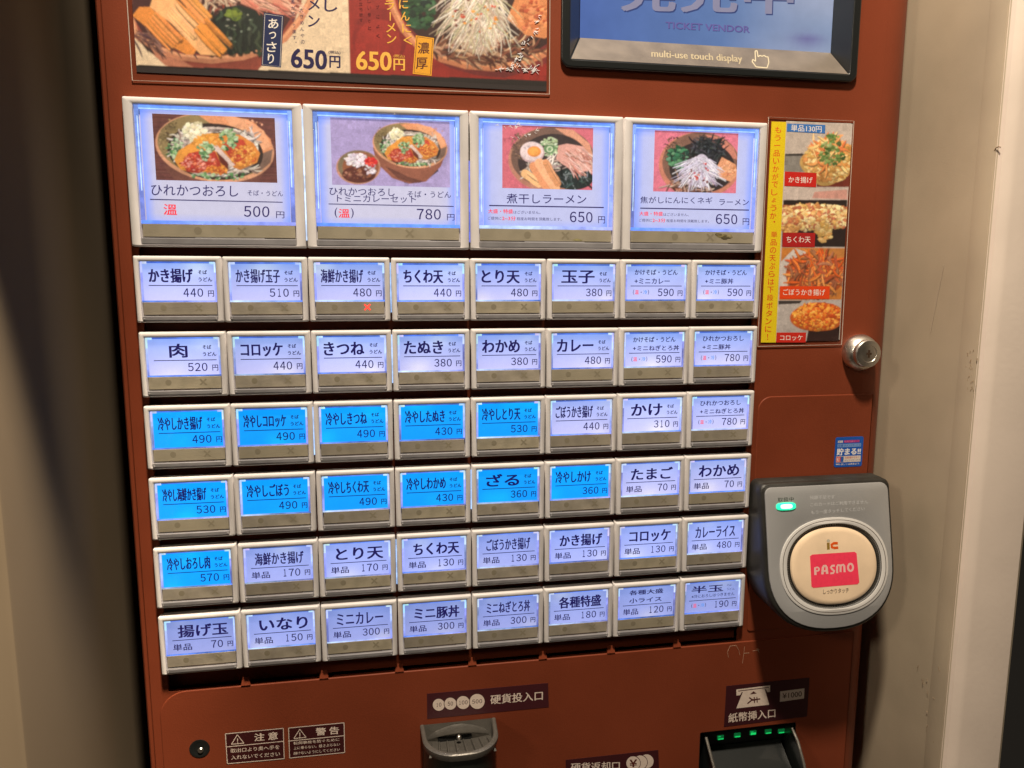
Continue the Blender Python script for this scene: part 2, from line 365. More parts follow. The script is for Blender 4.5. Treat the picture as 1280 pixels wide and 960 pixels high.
class Pic(Sheet):
    """a printed photograph: painted into a fine grid of colours, then laid on its sheet as one flat mesh"""
    def __init__(s, u0, u1, v0, v1, res, w, bgc=(128, 128, 128)):
        Sheet.__init__(s, w); s.b = (u0, u1, v0, v1); s.res = res; s.nx = int((u1-u0)*res)+1; s.ny = int((v1-v0)*res)+1
        s.im = np.tile(np.array(lin(bgc), dtype=np.float64), (s.ny, s.nx, 1)); s.clip = None; s.base = w
    def px(s, x, y):
        u, v = s.P(x, y); return ((u-s.b[0])*s.res, (v-s.b[2])*s.res)
    def window(s, x0, x1, y0, y1):
        c = getattr(s, 'cl', None) or (0, s.nx, 0, s.ny)
        a, b_, c_, d = max(int(x0), c[0]), min(int(x1)+2, c[1]), max(int(y0), c[2]), min(int(y1)+2, c[3])
        if a >= b_ or c_ >= d: return None
        Y, X = np.mgrid[c_:d, a:b_]; return (slice(c_, d), slice(a, b_)), X.astype(float), Y.astype(float)
    def mix(s, sl, al, col): s.im[sl] = s.im[sl]*(1-al[..., None])+np.clip(col, 0, 1.2)*al[..., None]
    def poly(s, pts, col, raise_=True, alpha=1):
        p = np.array([s.px(*a) for a in pts]); w = s.window(p[:, 0].min()-1, p[:, 0].max()+1, p[:, 1].min()-1, p[:, 1].max()+1)
        if not w: return
        sl, X, Y = w; ac = np.zeros(X.shape)
        for dx, dy in ((-.25, -.25), (.25, .25), (-.25, .25), (.25, -.25)):
            ins = np.zeros(X.shape, bool)
            for i in range(len(p)):
                (x1, y1), (x2, y2) = p[i-1], p[i]
                if y1 == y2: continue
                ins ^= ((y1 > Y+dy) != (y2 > Y+dy)) & (X+dx < (x2-x1)*(Y+dy-y1)/(y2-y1)+x1)
            ac += ins*.25
        s.mix(sl, ac*alpha, np.array(lin(col)))
    def blob(s, cx, cy, rx, ry, col, rough=.18, n=18, rot=0, k=None, alpha=1):
        x0, y0 = s.px(cx, cy); ax = np.array(s.px(cx+rx, cy))-(x0, y0); ay = np.array(s.px(cx, cy+ry))-(x0, y0); a = math.radians(rot)
        R_ = max(np.linalg.norm(ax), np.linalg.norm(ay)); m_ = R_*(1+rough*1.6)+1; w = s.window(x0-m_, x0+m_, y0-m_, y0+m_)
        if not w: return
        sl, X, Y = w; inv = np.linalg.inv(np.array([ax, ay]).T+1e-9*np.eye(2)); dx, dy = X-x0, Y-y0
        e, f = inv[0, 0]*dx+inv[0, 1]*dy, inv[1, 0]*dx+inv[1, 1]*dy; e, f = e*math.cos(a)+f*math.sin(a), -e*math.sin(a)+f*math.cos(a)
        rr_ = np.hypot(e, f); th_ = np.arctan2(f, e); lim = 1+rough*sum(np.sin(th_*(j+2)+rng.uniform(0, 6.28))/(j+1.5) for j in range(4))
        rm = min(np.linalg.norm(ax), np.linalg.norm(ay)); al = np.clip((lim-rr_)*max(rm, .6)+.5, 0, 1)*alpha
        k = (.26 if R_ < 14 else .12) if k is None else k
        sh = 1+k*(dy/(R_+.01))-k*.9*rr_**2+k*.5-k*.3*dx/(R_+.01)
        s.mix(sl, al, np.array(lin(col))*sh[..., None])
    def ell(s, cx, cy, rx, ry, col, rot=0, n=28, p=2.0, k=.06): s.blob(cx, cy, rx, ry, col, 0, n, rot, k)
    def stroke(s, pts, wd, col, taper=True, k=.42):
        c = np.array(lin(col)); p = [s.px(*q) for q in pts]; q0 = s.px(pts[0][0]+wd, pts[0][1]); W_ = max(math.hypot(q0[0]-p[0][0], q0[1]-p[0][1])/2, .35); n = len(p)
        lay = []
        if taper and rng.random() < .6: lay.append((W_*.5, -W_*.9, c*.22, W_*1.25, .55))
        lay.append((0, 0, c, W_, 1))
        for ox, oy, cc, w0, al0 in lay:
            for i in range(n-1):
                (x1, y1), (x2, y2) = (p[i][0]+ox, p[i][1]+oy), (p[i+1][0]+ox, p[i+1][1]+oy); w = s.window(min(x1, x2)-w0-1, max(x1, x2)+w0+1, min(y1, y2)-w0-1, max(y1, y2)+w0+1)
                if not w: continue
                sl, X, Y = w; dx, dy = x2-x1, y2-y1; L2 = dx*dx+dy*dy+1e-9; t = np.clip(((X-x1)*dx+(Y-y1)*dy)/L2, 0, 1)
                sd = ((X-x1)*dy-(Y-y1)*dx)/math.sqrt(L2); d = np.hypot(X-x1-t*dx, Y-y1-t*dy)
                h = w0*((.35+.65*np.sin(math.pi*np.clip((i+t+.3)/(n-.4), 0, 1))) if taper else 1)
                sg = 1 if dx < 0 else -1; q = np.clip(d/(h+.01), 0, 1)
                sh = np.full(q.shape, 1.08)-(k*.7*q**2 if taper else 0)+(k*.35*np.clip(sg*sd/(h+.01), -1, 1) if taper else 0)
                s.mix(sl, np.clip(h-d+.5, 0, 1)*al0, cc*sh[..., None])
    def shade(s, cx, cy, rx, ry, amt):
        """broad soft light (amt > 0) or dark (amt < 0) area that is in the photographed scene"""
        x0, y0 = s.px(cx, cy); a = abs(s.px(cx+rx, cy)[0]-x0); b_ = abs(s.px(cx, cy+ry)[1]-y0); w = s.window(x0-a*2, x0+a*2, y0-b_*2, y0+b_*2)
        if not w: return
        sl, X, Y = w; g = np.exp(-(((X-x0)/a)**2+((Y-y0)/b_)**2)*1.5); s.im[sl] = s.im[sl]*(1+amt*g[..., None])
    def finish(s, name, m, parent, blur=.8, grain=.05, lift=.012):
        im = s.im; r_ = np.random.RandomState(4)
        for sc, am in ((1, grain), (3, grain), (9, grain*1.2)):
            n_ = r_.randn(s.ny//sc+3, s.nx//sc+3); n_ = np.kron(n_, np.ones((sc, sc)))[:s.ny, :s.nx]; im = im*(1+am*n_[..., None])
        rad = 3; kx = np.exp(-np.arange(-rad, rad+1)**2/(2*blur*blur)); kx /= kx.sum()
        pad = np.pad(im, ((rad, rad), (rad, rad), (0, 0)), 'edge'); im = sum(kx[i]*pad[i:i+s.ny] for i in range(7)); im = sum(kx[i]*im[:, i:i+s.nx] for i in range(7))
        im = np.clip(im+lift, 0, 1.1)
        u = np.linspace(s.b[0], s.b[1], s.nx); v = np.linspace(s.b[2], s.b[3], s.ny); Ug, Vg = np.meshgrid(u, v); org = ORG[parent]
        co = np.stack([(Ug-org[0])*U, np.full(Ug.shape, -(s.base-org[2])*U), (Vg-org[1])*U], -1).reshape(-1, 3)
        idx = np.arange(s.nx*s.ny).reshape(s.ny, s.nx); q = np.stack([idx[:-1, :-1], idx[:-1, 1:], idx[1:, 1:], idx[1:, :-1]], -1).reshape(-1, 4)
        me = bpy.data.meshes.new(name); me.vertices.add(len(co)); me.vertices.foreach_set('co', co.ravel()); me.loops.add(q.size); me.loops.foreach_set('vertex_index', q.ravel().astype(np.int32))
        me.polygons.add(len(q)); me.polygons.foreach_set('loop_start', np.arange(0, q.size, 4, dtype=np.int32)); me.update(calc_edges=True)
        a = me.color_attributes.new('ink', 'FLOAT_COLOR', 'POINT'); rgba = np.concatenate([im, np.ones((s.ny, s.nx, 1))], -1); a.data.foreach_set('color', rgba.ravel().astype(np.float32))
        me.materials.append(m); return link(name, me, parent, org)
def clip(p, r):
    for ax, lim, sg in ((0, r[0], 1), (0, r[1], -1), (1, r[2], 1), (1, r[3], -1)):
        out = []
        for i in range(len(p)):
            a, b = p[i-1], p[i]; ia, ib = sg*(a[ax]-lim) >= 0, sg*(b[ax]-lim) >= 0
            if ia != ib:
                t = (lim-a[ax])/(b[ax]-a[ax]); out.append((a[0]+(b[0]-a[0])*t, a[1]+(b[1]-a[1])*t))
            if ib: out.append(b)
        p = out
        if len(p) < 3: return []
    return p

# ---------------------------------------------------------------- the setting
def setting(o): o['kind'] = 'structure'; return o
b = MB(); b.box(-30, 40, -26, -25.4, -12, 40, M['floor']); setting(b.obj('floor'))
b = MB()                                            # left wall of the alcove: only its inner face and front corner show
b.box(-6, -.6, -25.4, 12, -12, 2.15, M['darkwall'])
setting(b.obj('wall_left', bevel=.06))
b = MB()
prof = [(10.5, -12), (10.5, 1.10), (10.53, 1.16), (10.60, 1.21), (10.66, 1.235), (11.28, 1.25), (11.33, 1.23), (11.36, 1.18), (11.36, -12)]
b.loft([[(u, -25.4, w) for u, w in prof], [(u, 12, w) for u, w in prof]], M['wall'])
wr = setting(b.obj('wall_right', smooth=True, ang=20))
b = MB(); b.box(10.485, 10.5, -25.4, 12, .80, 1.085, M['wall']); b.obj('panel_strip', wr, (0, 0, 0), bevel=.004)
b = MB(); prof2 = [(10.497, 1.09), (10.527, 1.163), (10.598, 1.214), (10.66, 1.2395), (11.28, 1.2545), (11.28, 1.24), (10.66, 1.22), (10.51, 1.09)]
b.loft([[(u, -25.4, w) for u, w in prof2], [(u, 12, w) for u, w in prof2]], M['wall2']); b.obj('corner_trim', wr, (0, 0, 0), ang=25)
# small wear on the right wall
def onside(x, y, u=10.484):
    d = ray(x, y); s = (u-CAM[0])/d[0]; p = CAM+d*s; return (u, float(p[1]), float(p[2]))
M['stain'] = mat('brown_scuff', (.25, .15, .08), .6)
b = MB(); b.tube([onside(1243, 188), onside(1245, 185), onside(1248, 183.3), onside(1251, 184)], .006, M['stain'], 5)
b.obj('scuff', wr, (0, 0, 0))
def wall_mark(pts, rad, m_=None):
    b = MB(); b.tube([onside(*p) for p in pts], rad, m_ or M['stain'], 5); return b.obj('scuff', wr, (0, 0, 0))
M['paledirt'] = mat('faint_dirt', (.34, .24, .15), .7)
rw = random.Random(9)
for _ in range(26):
    x, y = rw.gauss(1213, 4), rw.uniform(436, 492); wall_mark([(x, y), (x+rw.uniform(-1, 1), y+rw.uniform(1, 4))], rw.uniform(.002, .006), M['paledirt'])
wall_mark([(1180, 330), (1172, 370), (1163, 415)], .0025, mat('light_scratch', (.56, .48, .38), .5))
for _ in range(10):
    x, y = rw.uniform(1140, 1175), rw.uniform(830, 940); wall_mark([(x, y), (x+rw.uniform(-1.5, 1.5), y+rw.uniform(1, 7))], rw.uniform(.002, .005), M['paledirt'])
# unseen cloth added above and before the machine to shade the left wall
cur = MB(); n = 26; f0 = []; f1 = []
for k in range(n+1):
    u = -4+4.98*k/n; f0.append((u, 3+.05*math.sin(k*1.1))); f1.append((u, 3.04+.05*math.sin(k*1.1)))
loop = f0+f1[::-1]
cur.loft([[(u, 1.08, w) for u, w in loop], [(u, 9, w) for u, w in loop]], M['cloth'])
co = cur.obj('shade_curtain', smooth=True)
co['label'] = 'dark blue cloth added above and left of the ticket machine to shade the wall'; co['category'] = 'curtain'

# ---------------------------------------------------------------- the ticket machine
MACH = (5, -25.4, -4)
mach = thing('ticket_machine', 'brown food ticket vending machine with rows of backlit meal buttons, set into the wall', 'ticket machine', MACH)
HB = -7.37                                           # lower edge of the opening the buttons sit in
# cabinet: front sheet with openings, then the rolled edges
holes = [rrect(.05, 7.97, HB, -.04, .02), rrect(5.24, 9.22, .64, 4.3, .05), rrect(7.43, 8.985, -11.2, -8.77, .02)]
plate('front_panel', rrect(-.165, 9.72, -25.4, 7, .001), holes, -.16, -.1, M['brown'], mach, bevel=.002)
b = MB()
edge = [(9.712, -.1015)]+[(9.72+.56*math.sin(math.radians(t)), -.66+.5585*math.cos(math.radians(t))) for t in range(0, 91, 9)]+[(10.28, -8), (-.24, -8), (-.24, -.17), (-.235, -.125), (-.215, -.104), (-.178, -.102), (-.172, -.125), (-.165, -.125), (-.165, -1.1), (9.715, -1.1)]
b.loft([[(u, -25.4, w) for u, w in edge], [(u, 7, w) for u, w in edge]], M['brown'])
b.obj('cabinet', mach, ang=25)
def tray(u0, u1, v0, v1, w0, w1, m, name):
    b = MB(); t = .04
    b.box(u0-t, u1+t, v0-t, v1+t, w0-t, w0, m)
    b.box(u0-t, u0, v0, v1, w0, w1, m); b.box(u1, u1+t, v0, v1, w0, w1, m)
    b.box(u0-t, u1+t, v1, v1+t, w0, w1, m); b.box(u0-t, u1+t, v0-t, v0, w0, w1, m)
    return b.obj(name, mach, smooth=False)
b = MB()
b.box(.02, 8.0, HB-.03, -.01, -.298, -.292, M['brown']); b.obj('button_recess', mach)
# raised lower panel and the raised panel right of the buttons
def panel(name, outer, holes=()): return plate(name, outer, holes, -.11, -.086, M['brown'], mach, bevel=.012, seg=3)
lo = rrect(-.07, 9.86, -14, HB, [0.001, .001, .001, .34], 10)
panel('lower_panel', lo, [rrect(7.43, 8.985, -11.2, -8.77, .02)])
panel('side_panel', rrect(8.10, 9.9, -7.22, -3.70, [.05, .05, .001, .2], 8))
for c in range(1, 8):  # raised tabs shaped like the light that falls between the button columns
    b = MB(); u = c+.01
    b.loft([[(u-.06, HB+.01, -.115), (u+.06, HB+.01, -.115), (u+.06, HB+.01, -.075), (u-.06, HB+.01, -.075)],
            [(u-.04, HB+.11, -.115), (u+.04, HB+.11, -.115), (u+.04, HB+.11, -.105), (u-.04, HB+.11, -.105)]], M['brown'])
    b.obj('light_tab', mach)

# ---- buttons
NAVY = lin((38, 26, 104)); RED = lin((255, 60, 70)); SKY = lin((60, 150, 240))
def housing_mesh(W_, H, bu, bt, bb):
    """moulded frame with a rounded front and a narrower body behind; origin at its top left"""
    b = MB(); o = rrect(0, W_, -H, 0, .018, 3); o2 = rrect(.014, W_-.014, -H+.014, -.014, .014, 3)
    i1 = rrect(bu, W_-bu, -H+bb, -bt, .014, 3); i2 = rrect(bu+.008, W_-bu-.008, -H+bb+.008, -bt-.008, .012, 3)
    R3 = lambda r, w: [(x, y, w) for x, y in r]
    b.loft([R3(o, -.13), R3(o, -.016), R3(o2, .0), R3(i1, .0), R3(i2, -.012), R3(i2, -.06)], M['bezel'], False, True)
    b.box(.05, W_-.05, -H+.04, -.04, -.288, -.125, M['body'])
    return b.mesh('housing', ang=60)
def glow_mesh(W_, x0, x1, yt, yb, big, seed):
    r = random.Random(seed); s = Sheet(-.030)
    pale = (.55, .72, 1.0); mid = (.14, .30, 1.0); lav = (.36, .40, 1.0); deep = (.05, .13, .62)
    t = .024 if not big else .05
    def seg(ax, a0, a1, p, q, c0, c1):
        """strip along an axis cut into pieces of uneven brightness"""
        n = 14; pts = []; cs = []; br = r.uniform(.7, 1.1)
        for i in range(n+1):
            k = a0+(a1-a0)*i/n; br = min(1.2, max(.45, br+r.uniform(-.16, .16))); c = tuple(float((c0[j]*(1-i/n)+c1[j]*i/n)*br) for j in range(3))
            pts += [(k, p), (k, q)] if ax else [(p, k), (q, k)]; cs += [c, c]
        s.raw(pts, [(2*i, 2*i+1, 2*i+3, 2*i+2) for i in range(n)], cs, True)
    seg(0, yt, yb, x0, x0+t, (.26, .42, 1.0) if big else (pale if r.random() < .5 else lav), (.30, .36, 1.0))
    seg(0, yt, yb, x1-t, x1, (.26, .42, 1.0) if big else (pale if r.random() < .6 else lav), (.30, .36, 1.0))
    seg(1, x0+t, x1-t, yt, yt-t*.8, deep if not big else mid, mid)
    seg(1, x0, x1, yb+t*.8, yb, pale if r.random() < .5 else mid, lav if r.random() < .5 else mid)
    if big:
        for (p, q) in ((x0+t*.5, x0+t*.72), (x1-t*.72, x1-t*.5)):
            k = r.uniform(.0, .5); s.up(); s.raw([(p, yt-.12), (q, yt-.12), (q, yb+.1+k), (p, yb+.1+k)], [(0, 1, 2, 3)], (.62, .82, 1.0))
        s.up(); s.raw([(x0+t, yt-.03), (x1-t, yt-.03), (x1-t, yt-.045), (x0+t, yt-.045)], [(0, 1, 2, 3)], (.45, .68, 1.0))
    else:
        for (p, q) in ((x0, x0+.075), (x1-.075, x1)):
            s.up(); s.raw([(p, yt), (q, yt), (q, yt-.03), (p, yt-.03)], [(0, 1, 2, 3)], tuple(float(x*r.uniform(.7, 1.15)) for x in pale))
        for p in (x0, x1-t):
            s.up(); s.raw([(p, yt), (p+t, yt), (p+t, yt-.13), (p, yt-.13)], [(0, 1, 2, 3)], tuple(float(x*r.uniform(.75, 1.1)) for x in pale))
    return s
bigbar = None
def marks_sheet(cx1, cx2, cy, r):
    b = MB(); w = .0
    c = ell(cx1, cy, r, r, 16); b.loft([[(x, y, 0) for x, y in c], [(x, y, .0012) for x, y in c]], M['mark'])
    d = b.mesh('dot', smooth=False); b = MB()
    for sg in (1, -1):
        h = r*.18; z = .0012 if sg > 0 else .0018
        q = [(cx2-r-h, cy-sg*r+sg*h), (cx2-r+h, cy-sg*r-sg*h), (cx2+r+h, cy+sg*r-sg*h), (cx2+r-h, cy+sg*r+sg*h)]
        b.loft([[(x, y, 0) for x, y in q], [(x, y, z) for x, y in q]], M['mark'])
    return d, b.mesh('cross', smooth=False)
SH, PITCH, R0 = .788, .8996, -1.8001
MH = housing_mesh(.984, SH, .058, .058, .022)
def simple(name, *boxes, bevel=.004):
    b = MB()
    for bx in boxes: b.box(*bx)
    return b.mesh(name, bevel=bevel, seg=1)
MBARS = []
for k_, f_ in enumerate((1, .9, 1.08, .97)):
    mm = mat('status_bar_film_%s' % 'abcd'[k_], (.44*f_, .39*f_, (.265+.02*(k_ % 2))*f_), .4+.05*k_, bump=.25, bscale=1500, var=.12+.03*k_, vscale=70+25*k_)
    MBARS.append(simple('status_bar', (.075, .909, -.697, -.545, -.055, -.028, mm)))
MLIP = simple('cover_lip', (.066, .918, -.762, -.712, -.055, .006, M['lip']), bevel=.006)
MSLOT = simple('slot_line', (.24, .78, -.711, -.701, -.055, -.026, M['slot']))
MCLIP = simple('clip', (0, .022, -.02, 0, -.01, .012, M['lip']), bevel=.004)
def cover_mesh(x0, x1, yt, yb, w0, w1):
    b = MB(); o = rrect(x0, x1, yb, yt, .02, 3); o2 = rrect(x0+.02, x1-.02, yb+.02, yt-.02, .015, 3)
    b.loft([[(x, y, w0) for x, y in o], [(x, y, w1-.01) for x, y in o], [(x, y, w1) for x, y in o2]], M['clear'], False, True)
    return b.mesh('clear_cover', ang=50)
MCOV = cover_mesh(.064, .92, -.062, -.765, -.05, .014)
MDOT, MCROSS = marks_sheet(.30, .70, -.615, .036)
GLOWS = []
def small_card(row, col, kind, name, price, r):
    """the lit card and the writing on it, in button coordinates"""
    c = Sheet(-.045); t = Sheet(-.0438, step=3e-6); blue = 'B' in kind
    k = r.uniform(.86, 1.0) * (.86 if row == 5 else 1); hue = r.uniform(-.02, .04)
    if blue: fn = lambda a, b: (.005, (.41-.05*(1-b))*k*1.06, 1.18*k)
    else:
        top = (.30+hue, .46+hue, 1.02) if row < 2 else (.38+hue, .50+hue, 1.04)
        bot = (.66, .66, 1.08)
        if row >= 4: top = (.32+hue, .44+hue, .98); bot = (.47, .53, 1.04)
        def fn(a, b):
            e = (1-b)**.8; s_ = 1-.10*abs(2*a-1)**3
            return tuple((top[i]*(1-e)+bot[i]*e)*k*s_ for i in range(3))
    hot = [(r.uniform(0, 1), r.choice([0, .1, 1, .9]), r.uniform(.08, .34)) for _ in range(2)]; base_fn = fn
    def fn2(a, b):
        h = 1+sum(p*math.exp(-((a-x)**2/.03+(b-(1-y))**2/.05)) for x, y, p in hot); c_ = base_fn(a, b); return (c_[0]*h+(.0 if blue else .12*(h-1)), c_[1]*h, c_[2])
    c.grid(.088, .896, -.530, -.086, 14, 9, fn2)
    ink = tuple(float(x*1.0) for x in (lin((16, 18, 98)) if blue else lin((28, 22, 86))))
    T = lambda s_, u0, u1, vt, vb, bold=.0, ic=None: t.textbox(s_, u0, u1, -vt, -vb, None, bold, 3, ic or ink)
    B1 = .034
    line_y = .343
    if 'K' in kind:
        l1, l2 = name; wd = .66*len(l1)/9 if len(l1) < 9 else .66
        T(l1, .20, .20+max(wd, .60), .130, .200, .026); T(l2, .20, .20+.082*len(l2), .246, .318, .026)
        T('(', .18, .197, .395, .465); T('温', .205, .26, .40, .457, .01, tuple(map(float, RED))); T('・', .288, .302, .423, .437)
        T('冷', .325, .38, .40, .457, .01, tuple(map(float, SKY))); T(')', .388, .405, .395, .465)
    elif 'H' in kind:
        T('半玉', .18, .66, .135, .24, B1); T('そば', .72, .79, .135, .17); T('うどん', .72, .84, .195, .232)
        T('※冷におろしはつきません', .18, .84, .262, .315, .008)
        T('(', .18, .197, .395, .465); T('温', .205, .26, .40, .457, .01, tuple(map(float, RED))); T('・', .288, .302, .423, .437)
        T('冷', .325, .38, .40, .457, .01, tuple(map(float, SKY))); T(')', .388, .405, .395, .465)
        line_y = .35
    elif 'D' in kind:
        T(name[0], .24, .74, .125, .195, .03); T(name[1], .24, .72, .245, .315, .03)
    else:
        n = len(name)
        if 'S' in kind or blue:
            T('そば', .71, .81, .165, .212, .034); T('うどん', .71, .865, .25, .299, .034)
            w0, w1 = {1: (.33, .53), 2: (.20, .64), 3: (.15, .64), 4: (.155, .645), 5: (.15, .64)}.get(n, (.145, .655))
        else: w0, w1 = {3: (.22, .82), 4: (.22, .82)}.get(n, (.20, .80))
        T(name, w0, w1, .148, .312, B1 if n < 5 else .022)
    b_ = -line_y; t.up(); t.raw([(.145, b_), (.865, b_), (.865, b_-.009), (.145, b_-.009)], [(0, 1, 2, 3)], ink)
    n = len(str(price)); t.digits(str(price), (.762-.080*n, -.383), (.762, -.383), (.762-.080*n, -.482), None, .014, ink); T('円', .812, .878, .408, .480, .018)
    if 'T' in kind or 'D' in kind: T('単品', .15, .375, .398, .488, .016)
    return c, t
ROWS = [
 [('S', 'かき揚げ', 440), ('S', 'かき揚げ玉子', 510), ('S', '海鮮かき揚げ', 480), ('S', 'ちくわ天', 440), ('S', 'とり天', 480), ('S', '玉子', 380), ('K', ('かけそば・うどん', '+ミニカレー'), 590), ('K', ('かけそば・うどん', '+ミニ豚丼'), 590)],
 [('S', '肉', 520), ('S', 'コロッケ', 440), ('S', 'きつね', 440), ('S', 'たぬき', 380), ('S', 'わかめ', 380), ('S', 'カレー', 480), ('K', ('かけそば・うどん', '+ミニねぎとろ丼'), 590), ('K', ('ひれかつおろし', '+ミニ豚丼'), 780)],
 [('B', '冷やしかき揚げ', 490), ('B', '冷やしコロッケ', 490), ('B', '冷やしきつね', 490), ('B', '冷やしたぬき', 430), ('B', '冷やしとり天', 530), ('S', 'ごぼうかき揚げ', 440), ('S', 'かけ', 310), ('K', ('ひれかつおろし', '+ミニねぎとろ丼'), 780)],
 [('B', '冷やし海鮮かき揚げ', 530), ('B', '冷やしごぼう', 490), ('B', '冷やしちくわ天', 490), ('B', '冷やしわかめ', 430), ('B', 'ざる', 360), ('B', '冷やしかけ', 360), ('T', 'たまご', 70), ('T', 'わかめ', 70)],
 [('B', '冷やしおろし肉', 570), ('T', '海鮮かき揚げ', 170), ('T', 'とり天', 170), ('T', 'ちくわ天', 130), ('T', 'ごぼうかき揚げ', 130), ('T', 'かき揚げ', 130), ('T', 'コロッケ', 130), ('T', 'カレーライス', 480)],
 [('T', '揚げ玉', 70), ('T', 'いなり', 150), ('T', 'ミニカレー', 300), ('T', 'ミニ豚丼', 300), ('T', 'ミニねぎとろ丼', 300), ('T', '各種特盛', 180), ('D', ('各種大盛', '小ライス'), 120), ('H', '半玉', 190)]]
rr = random.Random(5)
for row in range(6):
    for col in range(8):
        kind, name, price = ROWS[row][col]
        org = (col+.008+rr.uniform(-.003, .003), R0-row*PITCH+rr.uniform(-.003, .003), 0)
        nm = name if isinstance(name, str) else ' '.join(name)
        lit = 'bright cyan' if kind == 'B' else 'pale blue'
        o = link('small_button', MH, mach, org, '%s lit button reading %s %d円' % (lit, nm, price))
        c, t = small_card(row, col, kind, name, price, rr)
        c.T = t.T = None
        off = lambda v, g=org: (v[0]+g[0], v[1]+g[1], v[2]+g[2])
        c.T = off; t.T = off
        c.obj('card', M['lit'], o); t.obj('lettering', M['lit'], o)
        g = glow_mesh(.984, .066, .918, -.064, -.545, False, row*8+col)
        if row >= 2:      # lower rows glow less along the top
            pass
        g.T = off; g.obj('light_guide', M['glow'], o)
        for nme, me in (('status_bar', rr.choice(MBARS)), ('cover_lip', MLIP), ('slot_line', MSLOT), ('clear_cover', MCOV)): link(nme, me, o, org)
        mo = (org[0], org[1], org[2]-.028)
        link('dot_mark', MDOT, o, mo)
        x = link('cross_mark', MCROSS, o, mo)
        if (row, col) == (0, 2):
            me = MCROSS.copy(); me.materials[0] = M['markred']; x.data = me; x['label'] = 'red lit cross mark'
        for cx, cy in ((.075, -.735), (.889, -.735)): link('clip', MCLIP, o, (org[0]+cx, org[1]+cy, 0))

# ---- the light that leaks from between a few buttons
def leak(u, v0, v1, wd, col=(.40, .60, 1.0)):
    s = Sheet(-.02); n = 8
    for i in range(n):
        a, b_ = v0+(v1-v0)*i/n, v0+(v1-v0)*(i+1)/n; k = rr.uniform(.8, 1.2)
        s.raw([(u-wd/2, a), (u+wd/2, a), (u+wd/2, b_), (u-wd/2, b_)], [(0, 1, 2, 3)], tuple(float(x*k) for x in col), False)
    s.obj('gap_light', M['glow'], mach)
leak(2.0, -.06, -1.60, .030, (.62, .78, 1.05)); leak(4.0, -.6, -1.60, .012, (.16, .2, .8))
for c, r_ in ((3, 0), (3, 1), (2, 2), (4, 3), (3, 4)): leak(c+.0, R0-r_*PITCH-.06, R0-r_*PITCH-(.68 if (c, r_) != (4, 3) else .6), .014 if c != 2 else .018)

